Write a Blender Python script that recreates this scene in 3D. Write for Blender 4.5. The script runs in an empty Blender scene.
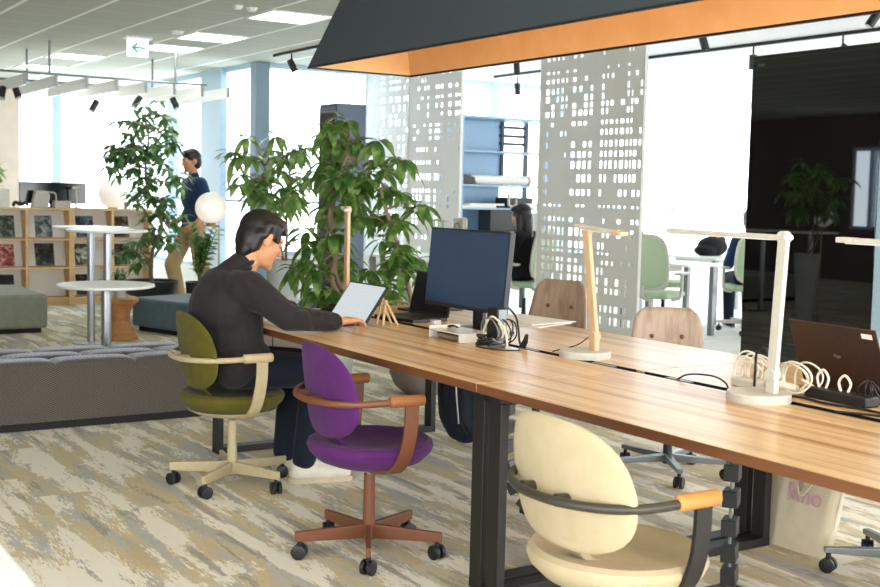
import bpy, math, random
from mathutils import Vector, Matrix, Quaternion
S = bpy.context.scene
COL = S.collection
PI = math.pi
def R(d): return math.radians(d)
# ------------------------------------------------------------------ colours / materials
def lin(c):
    if isinstance(c, str):
        c = [int(c[i:i+2], 16)/255 for i in (0, 2, 4)]
    return tuple((x/12.92 if x <= .04045 else ((x+.055)/1.055)**2.4) for x in c)
class NT:
    """tiny node-tree builder"""
    def __init__(s, name):
        s.m = bpy.data.materials.new(name); s.m.use_nodes = True
        s.t = s.m.node_tree; s.t.nodes.clear()
        s.out = s.t.nodes.new('ShaderNodeOutputMaterial')
    def n(s, typ, ins=None, **props):
        nd = s.t.nodes.new('ShaderNode'+typ)
        for k, v in props.items(): setattr(nd, k, v)
        for k, v in (ins or {}).items():
            sk = nd.inputs[k]
            if isinstance(v, bpy.types.NodeSocket): s.t.links.new(v, sk)
            else: sk.default_value = v
        return nd
    def math(s, op, a, b=0.0, c=0.0):
        return s.n('Math', {0: a, 1: b, 2: c}, operation=op).outputs[0]
    def coord(s, scale=(1, 1, 1), loc=(0, 0, 0), rot=(0, 0, 0), kind='Object'):
        tc = s.n('TexCoord')
        return s.n('Mapping', {'Vector': tc.outputs[kind], 'Scale': scale, 'Location': loc, 'Rotation': rot}).outputs[0]
    def noise(s, vec, scale=5, detail=3, rough=.5, dist=0):
        return s.n('TexNoise', {'Vector': vec, 'Scale': scale, 'Detail': detail, 'Roughness': rough, 'Distortion': dist}).outputs[0]
    def ramp(s, fac, stops, interp='LINEAR'):
        r = s.n('ValToRGB', {'Fac': fac}); cr = r.color_ramp; cr.interpolation = interp
        while len(cr.elements) < len(stops): cr.elements.new(.5)
        for e, (p, c) in zip(cr.elements, stops):
            e.position = p; e.color = (*lin(c), 1) if not isinstance(c, float) else (c, c, c, 1)
        return r.outputs[0]
    def mix(s, fac, a, b, blend='MIX'):
        m = s.n('Mix', data_type='RGBA', blend_type=blend)
        for i, v in ((0, fac), (6, a), (7, b)):
            if isinstance(v, bpy.types.NodeSocket): s.t.links.new(v, m.inputs[i])
            else: m.inputs[i].default_value = v if i == 0 else ((*lin(v), 1) if isinstance(v, str) else v)
        return m.outputs[2]
    def bump(s, h, strength=.3, dist=.01):
        return s.n('Bump', {'Height': h, 'Strength': strength, 'Distance': dist}).outputs[0]
    def pbr(s, **k):
        b = s.n('BsdfPrincipled')
        for key, v in k.items():
            sk = b.inputs[key.replace('_', ' ')]
            if isinstance(v, bpy.types.NodeSocket): s.t.links.new(v, sk)
            else: sk.default_value = v
        s.t.links.new(b.outputs[0], s.out.inputs[0]); return s.m
def mat(name, c, rough=.5, metal=0., c2=None, nscale=40, amt=.25, bump=0., stretch=(1, 1, 1), spec=.5, sheen=0., coat=0.):
    t = NT(name); v = t.coord(stretch)
    f = t.noise(v, nscale, 4, .55)
    c2 = c2 or tuple(max(0, x*.93) for x in ([int(c[i:i+2], 16)/255 for i in (0, 2, 4)]))
    col = t.ramp(f, [(.5-amt, c2), (.5+amt, c)])
    k = dict(Base_Color=col, Roughness=rough, Metallic=metal, Specular_IOR_Level=spec)
    if sheen: k['Sheen_Weight'] = sheen
    if coat: k['Coat_Weight'] = coat; k['Coat_Roughness'] = .08
    if bump: k['Normal'] = t.bump(f, bump, .004)
    return t.pbr(**k)
def fabric(name, c, c2=None, scale=900, rough=.9, sheen=.25, bump=.25):
    t = NT(name); v = t.coord()
    w1 = t.noise(v, scale, 2, .6); w2 = t.noise(v, 18, 3, .5)
    f = t.math('ADD', t.math('MULTIPLY', w1, .55), t.math('MULTIPLY', w2, .45))
    c2 = c2 or tuple(max(0, x*.82) for x in ([int(c[i:i+2], 16)/255 for i in (0, 2, 4)]))
    col = t.ramp(f, [(.3, c2), (.68, c)])
    return t.pbr(Base_Color=col, Roughness=rough, Specular_IOR_Level=.25, Sheen_Weight=sheen, Normal=t.bump(w1, bump, .002))
def wood(name, c1, c2, c3, axis='y', freq=14, rough=.42, spec=.5, fine=90):
    t = NT(name)
    st = {'x': (.35, 1, 1), 'y': (1, .35, 1), 'z': (1, 1, .35)}[axis]
    st2 = {'x': (.03, 1, 1), 'y': (1, .03, 1), 'z': (1, 1, .03)}[axis]
    a = t.noise(t.coord(st2), freq, 2, .5, .15); b = t.noise(t.coord(st2, (3, 1, 2)), fine, 3, .6, .2)
    d = t.noise(t.coord(st, (5, 0, 0)), 3, 2)
    f = t.math('ADD', t.math('MULTIPLY', a, .72), t.math('ADD', t.math('MULTIPLY', b, .2), t.math('MULTIPLY', d, .08)))
    col = t.ramp(f, [(.34, c3), (.44, c2), (.53, c1), (.62, c2), (.7, c1)])
    return t.pbr(Base_Color=col, Roughness=rough, Specular_IOR_Level=spec, Normal=t.bump(b, .06, .002))
def emit(name, c, strength):
    t = NT(name); f = t.noise(t.coord(), 3, 1)
    col = t.ramp(f, [(.3, c), (.7, c)])
    e = t.n('Emission', {'Color': col, 'Strength': strength})
    t.t.links.new(e.outputs[0], t.out.inputs[0]); return t.m
def glass_mat(name, tint='f4fbff', refl=.06):
    t = NT(name); lw = t.n('LayerWeight', {'Blend': .25})
    fac = t.math('MULTIPLY', lw.outputs['Fresnel'], .5)
    tr = t.n('BsdfTransparent', {'Color': (*lin(tint), 1)}); gl = t.n('BsdfGlossy', {'Roughness': .01})
    mx = t.n('MixShader', {0: fac, 1: tr.outputs[0], 2: gl.outputs[0]})
    t.t.links.new(mx.outputs[0], t.out.inputs[0]); return t.m
# ------------------------------------------------------------------ mesh builder
def cr(pts, n=6, closed=False):
    """Catmull-Rom through points"""
    P = [Vector(p) for p in pts]; out = []
    m = len(P); rng = m if closed else m-1
    for i in range(rng):
        p1, p2 = P[i], P[(i+1) % m]
        p0 = P[i-1] if (i > 0 or closed) else p1*2-p2
        p3 = P[(i+2) % m] if (i+2 < m or closed) else p2*2-p1
        for k in range(n):
            u = k/n
            out.append(.5*((2*p1)+(p2-p0)*u+(2*p0-5*p1+4*p2-p3)*u*u+(3*p1-p0-3*p2+p3)*u**3))
    if not closed: out.append(P[-1])
    return out
class MB:
    def __init__(s): s.v = []; s.f = []; s.M = None
    def add(s, vs, fs):
        o = len(s.v); s.v += [Vector(p) for p in vs]; s.f += [tuple(i+o for i in f) for f in fs]; return s
    def box(s, c, d, rz=0, M=None):
        x, y, z = d[0]/2, d[1]/2, d[2]/2
        vs = [Vector(p) for p in ((-x,-y,-z),(x,-y,-z),(x,y,-z),(-x,y,-z),(-x,-y,z),(x,-y,z),(x,y,z),(-x,y,z))]
        m = M or Matrix.Rotation(rz, 3, 'Z'); c = Vector(c)
        return s.add([m @ p + c for p in vs], [(3,2,1,0),(4,5,6,7),(0,1,5,4),(1,2,6,5),(2,3,7,6),(3,0,4,7)])
    def bx(s, a, b):
        return s.box([(a[i]+b[i])/2 for i in range(3)], [abs(b[i]-a[i]) for i in range(3)])
    def tube(s, pts, r, n=10, closed=False, flat=None, W=None):
        """swept section; r number or list; flat=(w,t) rectangular section with width along W"""
        P = [Vector(p) for p in pts]; m = len(P); rings = []
        T = []
        for i in range(m):
            a = P[i-1] if (i > 0 or closed) else P[i]; b = P[(i+1) % m] if (i < m-1 or closed) else P[i]
            T.append((b-a).normalized())
        N = Vector((0, 0, 1)).cross(T[0])
        if N.length < 1e-3: N = Vector((1, 0, 0)).cross(T[0])
        N.normalize()
        for i in range(m):
            if i: 
                q = T[i-1].rotation_difference(T[i]); N = (q @ N).normalized()
            if flat:
                w = Vector(W).normalized(); nn = T[i].cross(w).normalized()
                ww, tt = flat[0]/2, flat[1]/2
                ring = [P[i]+w*ww+nn*tt, P[i]-w*ww+nn*tt, P[i]-w*ww-nn*tt, P[i]+w*ww-nn*tt]
            else:
                B = T[i].cross(N); rr = r[i] if isinstance(r, (list, tuple)) else r
                ring = [P[i]+(N*math.cos(2*PI*k/n)+B*math.sin(2*PI*k/n))*rr for k in range(n)]
            rings.append(ring)
        k = len(rings[0]); vs = [p for g in rings for p in g]; fs = []
        for i in range(m if closed else m-1):
            for j in range(k):
                a = i*k+j; b = i*k+(j+1) % k; c = ((i+1) % m)*k+(j+1) % k; d = ((i+1) % m)*k+j
                fs.append((a, b, c, d))
        if not closed:
            fs.append(tuple(range(k))[::-1]); fs.append(tuple((m-1)*k+j for j in range(k)))
        return s.add(vs, fs)
    def cyl(s, p0, p1, r0, r1=None, n=20):
        return s.tube([p0, p1], [r0, r0 if r1 is None else r1], n)
    def lathe(s, prof, c=(0, 0, 0), n=40, sx=1, sy=1):
        vs = []; fs = []; c = Vector(c); idx = []
        for r, z in prof:
            if r < 1e-6:
                idx.append([len(vs)]); vs.append(c+Vector((0, 0, z)))
            else:
                idx.append(list(range(len(vs), len(vs)+n)))
                vs += [c+Vector((r*sx*math.cos(2*PI*k/n), r*sy*math.sin(2*PI*k/n), z)) for k in range(n)]
        for a, b in zip(idx, idx[1:]):
            for k in range(n):
                q = [a[k % len(a)], a[(k+1) % len(a)], b[(k+1) % len(b)], b[k % len(b)]]
                q2 = []
                for i in q:
                    if i not in q2: q2.append(i)
                if len(q2) > 2: fs.append(tuple(q2))
        return s.add(vs, fs)
    def ell(s, c, r, M=None, nu=20, nv=12):
        m = M or Matrix.Identity(3); c = Vector(c); vs = [c + m @ Vector((0, 0, r[2]))]
        for i in range(1, nv):
            a = PI*i/nv
            for k in range(nu):
                b = 2*PI*k/nu
                vs.append(c + m @ Vector((r[0]*math.sin(a)*math.cos(b), r[1]*math.sin(a)*math.sin(b), r[2]*math.cos(a))))
        vs.append(c + m @ Vector((0, 0, -r[2]))); fs = []
        for k in range(nu): fs.append((0, 1+k, 1+(k+1) % nu))
        for i in range(nv-2):
            for k in range(nu):
                a = 1+i*nu+k; b = 1+i*nu+(k+1) % nu; fs.append((a, a+nu, b+nu, b))
        L = len(vs)-1
        for k in range(nu): fs.append((L, 1+(nv-2)*nu+(k+1) % nu, 1+(nv-2)*nu+k))
        return s.add(vs, fs)
    def cap(s, p0, p1, r0, r1=None, n=14):
        """round-ended tapered limb"""
        r1 = r0 if r1 is None else r1; p0, p1 = Vector(p0), Vector(p1); d = (p1-p0)
        if d.length < 1e-6: return s.ell(p0, (r0, r0, r0))
        u = d.normalized(); pts = []; rad = []
        for k in range(1, 5): a = PI/2*(1-k/4.0); pts.append(p0-u*r0*math.sin(a)*.999); rad.append(max(r0*math.cos(a), r0*.02))
        for k in range(0, 5): a = PI/2*(k/4.0)*.97; pts.append(p1+u*r1*math.sin(a)); rad.append(max(r1*math.cos(a), r1*.05))
        return s.tube(pts, rad, n)
    def prism(s, pts, z0, z1, M=None):
        n = len(pts); m = M or Matrix.Identity(4)
        vs = [m @ Vector((x, y, z0)) for x, y in pts]+[m @ Vector((x, y, z1)) for x, y in pts]
        fs = [tuple(range(n))[::-1], tuple(range(n, 2*n))]+[(i, (i+1) % n, n+(i+1) % n, n+i) for i in range(n)]
        return s.add(vs, fs)
    def xform(s, M):
        s.v = [M @ p for p in s.v]; return s
    def build(s, name, m, parent=None, bevel=0, smooth=True, sub=0, solid=0, angle=38, loc=None, rot=None):
        me = bpy.data.meshes.new(name); me.from_pydata([tuple(p) for p in s.v], [], s.f); me.validate(); 
        import bmesh
        bm = bmesh.new(); bm.from_mesh(me); bmesh.ops.recalc_face_normals(bm, faces=bm.faces); bm.to_mesh(me); bm.free()
        if smooth:
            me.shade_smooth()
            me.set_sharp_from_angle(angle=R(angle))
        me.materials.append(m)
        o = bpy.data.objects.new(name, me); COL.objects.link(o)
        if parent: o.parent = parent
        if loc: o.location = loc
        if rot is not None: o.rotation_euler = rot if isinstance(rot, tuple) else (0, 0, rot)
        if solid:
            q = o.modifiers.new('solid', 'SOLIDIFY'); q.thickness = solid; q.offset = 0
        if bevel:
            q = o.modifiers.new('bevel', 'BEVEL'); q.width = bevel; q.segments = 3; q.limit_method = 'ANGLE'; q.angle_limit = R(40)
        if sub:
            q = o.modifiers.new('sub', 'SUBSURF'); q.levels = sub; q.render_levels = sub
        return o
def tag(o, label=None, cat=None, group=None, kind=None):
    for k, v in (('label', label), ('category', cat), ('group', group), ('kind', kind)):
        if v: o[k] = v
    return o
def empty(name, loc, label, cat, rz=0, group=None):
    o = bpy.data.objects.new(name, None); COL.objects.link(o); o.location = loc; o.rotation_euler = (0, 0, rz); o.empty_display_size = .1
    return tag(o, label, cat, group)
def struct(o): o['kind'] = 'structure'; return o
def copy_tree(o, parent=None):
    c = o.copy(); COL.objects.link(c); c.parent = parent
    for ch in list(o.children): copy_tree(ch, c)
    return c
def fuse(mb, name, m, parent=None, voxel=.006, smooth=6, fac=.5):
    """overlapping closed shapes -> one continuous skin"""
    o = mb.build('tmp_shape', m, None)
    q = o.modifiers.new('r', 'REMESH'); q.mode = 'VOXEL'; q.voxel_size = voxel; q.use_smooth_shade = True
    if smooth:
        q = o.modifiers.new('s', 'SMOOTH'); q.iterations = smooth; q.factor = fac
    dg = bpy.context.evaluated_depsgraph_get()
    me = bpy.data.meshes.new_from_object(o.evaluated_get(dg)); me.name = name
    old = o.data; bpy.data.objects.remove(o); bpy.data.meshes.remove(old)
    me.materials.clear(); me.materials.append(m); me.shade_smooth()
    c = bpy.data.objects.new(name, me); COL.objects.link(c)
    if parent: c.parent = parent
    return c
# ------------------------------------------------------------------ materials
M = {}
M['ceil_white'] = mat('white_metal_paint', 'f2f2ee', .5)
M['white'] = mat('white_laminate', 'f4f3f0', .35, c2='efeeea')
M['white_plastic'] = mat('white_plastic', 'c9c5ba', .4)
M['black'] = mat('black_plastic', '17171a', .45)
M['black_metal'] = mat('black_powder_coat', '1d1a18', .5, c2='181614')
M['dark_tex'] = mat('dark_plinth', '1c1b1b', .8)
M['chrome'] = mat('polished_chrome', 'd8d8d8', .15, 1.)
M['steel'] = mat('satin_steel', 'b9bec2', .3, .9)
M['alu'] = mat('grey_aluminium', '85898b', .35, .7)
M['table_wood'] = wood('striped_walnut_laminate', 'dfbf90', 'c89d69', 'a67a4c', 'y', 16, .3, .6, 60)
M['table_edge'] = wood('walnut_edge_band', '6f4426', '60391e', '4d2c16', 'y', 10, .5)
M['light_wood'] = wood('pale_birch', 'e2c08d', 'd6b17c', 'c99f68', 'x', 9, .55)
M['lamp_wood'] = wood('beech_lamp_wood', 'd0b08a', 'c6a37b', 'b9956c', 'z', 20, .5)
M['stool_wood'] = wood('warm_oak', 'b9814f', 'a87040', '8f5c33', 'x', 14, .5)
M['ply'] = wood('walnut_ply_shell', 'b39c87', 'a68d77', '937a66', 'z', 30, .45)
M['purple'] = fabric('purple_wool', '5a2568', '43184f', sheen=.06)
M['green'] = fabric('moss_green_wool', '5f591a', '474210', sheen=.06)
M['beige'] = fabric('cream_wool', 'bfb092', 'b09f7d', sheen=.05)
M['brown_frame'] = mat('copper_brown_paint', '74442a', .42)
M['brown_pad'] = mat('tan_leather_arm', '9c6338', .5)
M['cream_frame'] = mat('cream_paint', 'b9a985', .45)
M['cream_pad'] = mat('cream_arm', 'c6b48c', .5)
M['olive_frame'] = mat('dark_olive_paint', '3a372c', .4)
M['tan_pad'] = mat('tan_leather', 'c78f4c', .55, nscale=300, bump=.2)
M['hood_felt'] = mat('charcoal_felt', '454c51', .95, c2='3b4247', nscale=260, spec=.15)
M['hood_copper'] = mat('copper_orange_paint', 'e2b37c', .45, c2='d5a265', nscale=7)
M['panel'] = mat('pale_grey_perforated_steel', 'e8e6e0', .55, c2='e1dfd8', nscale=4)
M['blackglass'] = mat('black_glass', '050508', .02, spec=.95)
M['glass'] = glass_mat('window_glass')
M['mullion'] = mat('pale_blue_aluminium', 'b9d3e6', .45)
M['mullion_dark'] = mat('blue_grey_aluminium', '7f96a6', .45)
M['wall_beige'] = mat('beige_plaster', 'dccab8', .9, nscale=3)
M['wall_brown'] = mat('brown_wall_panel', '6b5c50', .8, nscale=3)
M['wall_white'] = mat('white_plaster', 'f0f0ee', .9)
M['shelf_blue'] = mat('blue_grey_steel', '93b4cf', .4, c2='88abc8')
M['navy_steel'] = mat('dark_blue_steel', '1c2733', .4)
M['cab_blue'] = mat('slate_blue_lacquer', '41566e', .3)
M['ottoman_grey'] = fabric('sage_grey_weave', '8f9283', '7a7d70', 500)
M['ottoman_blue'] = fabric('slate_blue_weave', '5f7680', '4d626c', 500)
M['skin'] = mat('skin', 'd39b74', .5, c2='c98d66', nscale=12, spec=.35)
M['hair'] = mat('black_hair', '1b1512', .45, c2='120e0c', nscale=60, stretch=(1, 1, .15))
M['jacket'] = fabric('dark_brown_grey_jacket', '2b2628', '1f1b1d', 700, .85, .08)
M['navy'] = fabric('navy_cotton', '1d3a63', '142a4a', 600)
M['navy_dark'] = fabric('dark_navy_trousers', '161c2b', '0f1420', 600, .9, .05)
M['khaki'] = fabric('khaki_cotton', 'c2a67c', 'ad9067', 600)
M['black_cloth'] = fabric('black_knit', '17161a', '0e0d10', 600, .9, .05)
M['shoe_white'] = mat('off_white_leather', 'ddd7c8', .6)
M['shoe_sole'] = mat('cream_rubber', 'c9bb9f', .7)
def leaf(name, c, c2, c3, tr=.3):
    t = NT(name); f = t.noise(t.coord(), 11, 2, .6)
    col = t.ramp(f, [(.3, c2), (.5, c), (.68, c3)]); b = t.n('BsdfPrincipled', {'Base Color': col, 'Roughness': .27})
    q = t.n('BsdfTranslucent', {'Color': t.mix(.5, col, 'b9d66a')}); mx = t.n('MixShader', {0: tr, 1: b.outputs[0], 2: q.outputs[0]})
    t.t.links.new(mx.outputs[0], t.out.inputs[0]); return t.m
M['leaf'] = leaf('glossy_green_leaf', '4f7a3a', '234420', '9db46c', .35)
M['leaf_light'] = leaf('fresh_green_leaf', '7a9f58', '4b7640', 'b0c687')
M['leaf_tree'] = leaf('ficus_leaf', '568553', '2c5c48', '93b482')
M['bark'] = mat('grey_brown_bark', 'a08a6e', .85, c2='6f5c46', nscale=30, stretch=(1, 1, .3), bump=.3)
M['pot_taupe'] = mat('taupe_stone_planter', '7b7068', .7, c2='6d635c', nscale=20)
M['pot_grey'] = mat('pale_grey_concrete', 'b9bbb6', .8, c2='a6a8a3', nscale=8)
M['pot_black'] = mat('black_planter', '26282b', .5)
M['soil'] = mat('dark_soil', '3a2c22', .95, nscale=120, bump=.5)
def globe():
    t = NT('opal_glass_globe'); f = t.noise(t.coord(), 3, 1)
    return t.pbr(Base_Color=t.ramp(f, [(.3, 'f6efe6'), (.7, 'f9f4ec')]), Roughness=.25, Emission_Color=(1., .93, .84, 1), Emission_Strength=.16)
M['globe'] = globe()
M['brass'] = mat('brushed_brass', 'b08d57', .35, .8)
M['screen_off'] = mat('dark_monitor_glass', '10141c', .12, spec=.7)
M['screen_matte'] = mat('matte_screen_blue_reflection', '2a4260', .32, c2='22364f', nscale=2, spec=.5)  # blue reflection of the windows is put into the screen's base colour
M['screen_frame'] = mat('monitor_bezel', '1b1e24', .4)
M['laptop_brown'] = mat('bronze_aluminium_lid', '4a3a33', .38, .55, c2='43342e')
M['laptop_dark'] = mat('graphite_lid', '2e2b2c', .4, .4)
M['paper'] = mat('white_paper', 'f3f0e8', .8)
M['tote'] = fabric('natural_canvas', 'd9cdb2', 'c7b99b', 500)
M['pink_ink'] = mat('pink_ink', 'd09ab4', .7)
M['green_ink'] = mat('sign_green', '45c58e', .5)
M['mesh_green'] = mat('sage_mesh', 'b3c6a6', .7, c2='a3b896', nscale=200)
M['acrylic'] = mat('frosted_acrylic', 'd9d6cc', .2)
M['cable_white'] = mat('white_cable', 'ece4d2', .5)
M['blue_bag'] = fabric('dark_blue_nylon', '18222f', '10171f', 300, .7, 0.)
M['lid_red'] = mat('red_print', 'a8433a', .6)
# carpet: planks running along y with ragged woven streaks
def carpet():
    t = NT('streaked_carpet_planks'); tc = t.n('TexCoord'); sx = t.n('SeparateXYZ', {0: tc.outputs['Object']})
    X, Y = sx.outputs[0], sx.outputs[1]
    col_i = t.math('FLOOR', t.math('DIVIDE', X, .25))
    off = t.math('MULTIPLY', col_i, .37)
    row_i = t.math('FLOOR', t.math('ADD', Y, off))
    idv = t.n('CombineXYZ', {0: col_i, 1: row_i, 2: 0.}).outputs[0]
    wn = t.n('TexWhiteNoise', {'Vector': idv}).outputs[0]
    def streak(sxx, syy, det, seed, rough=.62):
        v = t.n('CombineXYZ', {0: t.math('MULTIPLY', X, sxx), 1: t.math('MULTIPLY', Y, syy), 2: t.math('MULTIPLY_ADD', t.math('GREATER_THAN', wn, .55), 9., seed)}).outputs[0]
        return t.n('TexNoise', {'Vector': v, 'Scale': 1., 'Detail': det, 'Roughness': rough, 'Distortion': .25}).outputs[0]
    fine = streak(120., 20., 2., 40.)
    rag = t.math('MULTIPLY', t.math('SUBTRACT', fine, .5), .30)
    f1 = t.math('ADD', streak(6.5, 1.0, 4., 0., .5), rag); f2 = t.math('ADD', streak(8., 1.3, 4., 20., .55), rag); f3 = t.math('ADD', streak(14., 1.6, 3., 55., .5), rag)
    ground = t.ramp(f1, [(.34, 'bdb9b0'), (.42, 'cfc8b6'), (.46, 'd8c9a4'), (.53, 'cfc09d'), (.56, 'c6c5be'), (.66, 'b7b7b2')])
    c = t.mix(t.ramp(f2, [(.49, 0.), (.53, 1.)]), ground, 'f5efe2')
    c = t.mix(t.math('MULTIPLY', t.ramp(f3, [(.60, 0.), (.64, 1.)]), .8), c, 'a39d94')
    c = t.mix(t.math('MULTIPLY', t.ramp(f3, [(.33, 1.), (.37, 0.)]), .45), c, 'c9ae7e')
    spk = t.noise(t.coord(), 700, 1, .5)
    c = t.mix(t.math('MULTIPLY', t.math('SUBTRACT', spk, .25), .25), c, 'fff8ea', 'MULTIPLY')
    return t.pbr(Base_Color=c, Roughness=.95, Specular_IOR_Level=.15, Normal=t.bump(t.math('ADD', fine, t.math('MULTIPLY', spk, .5)), .35, .004))
M['carpet'] = carpet()
def office_floor():
    t = NT('pale_office_floor'); f = t.noise(t.coord((1, 6, 1)), 2, 4)
    return t.pbr(Base_Color=t.ramp(f, [(.3, 'd6d4cd'), (.7, 'eceae4')]), Roughness=.6)
M['office_floor'] = office_floor()
def ceiling_mat():
    t = NT('ceiling_tiles'); tc = t.n('TexCoord'); sx = t.n('SeparateXYZ', {0: tc.outputs['Object']})
    def line(s, off, w):
        q = t.math('MODULO', t.math('ADD', t.math('SUBTRACT', s, off), 120.), .6)
        return t.math('LESS_THAN', q, w)
    l1 = line(sx.outputs[0], 2.382, .036); l2 = line(sx.outputs[1], 10.395, .016)
    spk = t.noise(t.coord(), 260, 2, .6)
    base = t.ramp(spk, [(.35, 'b7b8aa'), (.6, 'c4c5b8')])
    c = t.mix(t.math('MULTIPLY', l2, .55), base, 'efefe8')
    c = t.mix(l1, c, 'fafaf5')
    return t.pbr(Base_Color=c, Roughness=.9, Specular_IOR_Level=.2)
M['ceiling'] = ceiling_mat()
def knit():
    t = NT('chevron_knit'); tc = t.n('TexCoord'); sx = t.n('SeparateXYZ', {0: tc.outputs['Object']})
    x, y, z = sx.outputs
    u = t.math('ADD', x, t.math('MULTIPLY', y, .7))
    tri = t.math('PINGPONG', t.math('MULTIPLY', u, 1.), .012)
    w = t.math('SINE', t.math('MULTIPLY', t.math('ADD', t.math('ADD', z, t.math('MULTIPLY', y, .6)), tri), 2*PI/.0125))
    f = t.math('MULTIPLY_ADD', w, .5, .5)
    c = t.ramp(f, [(.2, '332e29'), (.75, '6a625a')])
    return t.pbr(Base_Color=c, Roughness=.8, Sheen_Weight=.9, Sheen_Roughness=.35, Sheen_Tint=(.8, .86, 1., 1), Specular_IOR_Level=.35, Normal=t.bump(f, .4, .003))
M['knit'] = knit()
def doc_screen():
    t = NT('lit_document_screen'); tc = t.n('TexCoord'); sx = t.n('SeparateXYZ', {0: tc.outputs['Object']})
    rows = t.math('LESS_THAN', t.math('MODULO', t.math('ADD', sx.outputs[1], 5.), .016), .004)
    n = t.noise(t.coord((30, 60, 1)), 2, 2)
    ink = t.math('MULTIPLY', rows, t.math('GREATER_THAN', n, .5))
    c = t.mix(t.math('MULTIPLY', ink, .25), 'e9f1f4', 'a9bcc6')
    e = t.n('Emission', {'Color': c, 'Strength': .34}); g = t.n('BsdfGlossy', {'Roughness': .2, 'Color': (.05, .05, .05, 1)})
    a = t.n('AddShader', {0: e.outputs[0], 1: g.outputs[0]}); t.t.links.new(a.outputs[0], t.out.inputs[0]); return t.m
M['doc_screen'] = doc_screen()
def cover(i, cols):
    t = NT('printed_cover'); f = t.noise(t.coord((1, 1, 1), (i*3.1, i*1.7, i)), 14, 3, .6, .6)
    return t.pbr(Base_Color=t.ramp(f, [(.32, cols[0]), (.5, cols[1]), (.66, cols[2])]), Roughness=.35)
COVERS = [cover(i, c) for i, c in enumerate([('1d2a26', '43564a', '9aa79a'), ('22262c', '5c6b76', 'b4bcc2'), ('14181f', '2d3f57', '8194a8'), ('191514', '43332a', '9c8c7a'), ('f1e8df', 'b64b48', '3a3336'), ('121315', '2b2e2c', '7b7f72'), ('1b2320', '4c5a56', 'dfe2dc'), ('0f1013', '23262b', '55585e')])]
# ------------------------------------------------------------------ the setting
CH = 2.86
struct(MB().bx((-4, -3, -.06), (6.4, 19, 0)).build('floor', M['carpet'], smooth=False))
struct(MB().bx((6.4, -3, -.06), (18, 13.3, 0)).build('floor', M['office_floor'], smooth=False))
struct(MB().bx((-4, -3, CH), (5.86, 18.1, CH+.1)).bx((5.86, -3, CH), (6.4, 13.3, CH+.1)).build('ceiling', M['ceiling'], smooth=False))
struct(MB().bx((6.4, -3, CH), (18, 13.3, CH+.1)).build('ceiling', M['wall_white'], smooth=False))  # plain white puts the blown-out brightness of this room into the ceiling colour
# back glazing (y = 13.2), side glazing (x = 5.8), far glazing (y = 18)
struct(MB().bx((5.86, 13.16, 0), (18, 13.3, .55)).build('wall_back', M['wall_white'], smooth=False))
struct(MB().bx((5.74, 13.3, 0), (5.86, 18, .3)).build('wall_right', M['wall_white'], smooth=False))
struct(MB().bx((4.1, 17.98, 0), (5.8, 18.1, .3)).build('wall_far', M['wall_white'], smooth=False))
struct(MB().bx((-4, 17.9, 0), (4.1, 18.1, CH)).build('wall_beige', M['wall_beige'], smooth=False))
wl = MB().bx((-3.1, 3, 0), (-3, 12.4, CH)).bx((-3.1, 13.5, 0), (-3, 17.9, CH)).bx((-3.1, 12.4, 0), (-3, 13.5, .9)).bx((-3.1, 12.4, 2.3), (-3, 13.5, CH))
struct(wl.build('wall_left', M['wall_brown'], smooth=False))
def window(n, axis, c, a, b, z0, z1, mull, w=.11, transoms=(), thick=.1):
    """glazing along axis 'x' (at y=c) or 'y' (at x=c) between a and b"""
    root = MB()
    def bar(p0, p1, q0, q1, m, d=thick):
        if axis == 'x': m.bx((p0, c-d/2, q0), (p1, c+d/2, q1))
        else: m.bx((c-d/2, p0, q0), (c+d/2, p1, q1))
    fr = MB(); bar(a, b, z0, z0+.05, fr); bar(a, b, z1-.06, z1, fr)
    for t in transoms: bar(a, b, t-.015, t+.015, fr, .04)
    for m in mull: bar(m-w/2, m+w/2, z0, z1, fr, thick*1.2)
    o = struct(fr.build('window_%d' % n, M['mullion'], smooth=False))
    g = MB(); bar(a, b, z0+.02, z1-.02, g, .012); g.build('pane', M['glass'], o, smooth=False)
    return o
window(1, 'x', 13.23, 5.86, 18, .55, CH, (7.4, 9.2, 10.4, 12.6, 14.4, 16.0), .1, (1.2,))
window(2, 'y', 5.8, 13.3, 18, .3, CH, (16.2,), .1, (1.2,))
window(3, 'x', 18.03, 4.1, 5.8, .3, CH, (4.65,), .12, ())
window(4, 'y', -3.05, 12.4, 13.5, .9, 2.3, (13.1,), .08, ())
struct(MB().bx((5.72, 13.12, 0), (5.90, 13.3, CH)).build('trim_1', M['mullion_dark'], bevel=.01, smooth=False))
tr = MB().bx((5.70, 14.17, 0), (5.78, 14.86, CH))
struct(tr.build('trim_2', M['mullion'], smooth=False))
# ------------------------------------------------------------------ lights in the ceiling
n = 0
for x, y, lab in ((4.49, 9.6, 'square recessed ceiling light nearest the dark pendant hood'), (4.49, 11.4, 'square recessed ceiling light, second behind the one by the pendant hood'),
                  (4.49, 12.6, 'square recessed ceiling light right of the green exit sign'), (3.9, 14.2, 'square recessed ceiling light above the louvre rack at the left'),
                  (3.9, 15.8, 'square recessed ceiling light farthest away at the left')):
    t = empty('ceiling_light', (x, y, CH), lab, 'ceiling light', group='recessed ceiling lights')
    MB().bx((-.295, -.295, -.012), (.295, -.265, .0)).bx((-.295, .265, -.012), (.295, .295, 0)).bx((-.295, -.265, -.012), (-.265, .265, 0)).bx((.265, -.265, -.012), (.295, .265, 0)).build('frame', M['ceil_white'], t, smooth=False)
    MB().bx((-.264, -.264, -.008), (.264, .264, -.001)).build('diffuser', emit('light_diffuser', 'fffdf6', 4.5) if n == 0 else bpy.data.materials['light_diffuser'], t, smooth=False); n += 1
t = empty('sprinkler', (3.89, 9.32, CH), 'small white sprinkler pair on the ceiling at the top', 'sprinkler')
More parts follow.
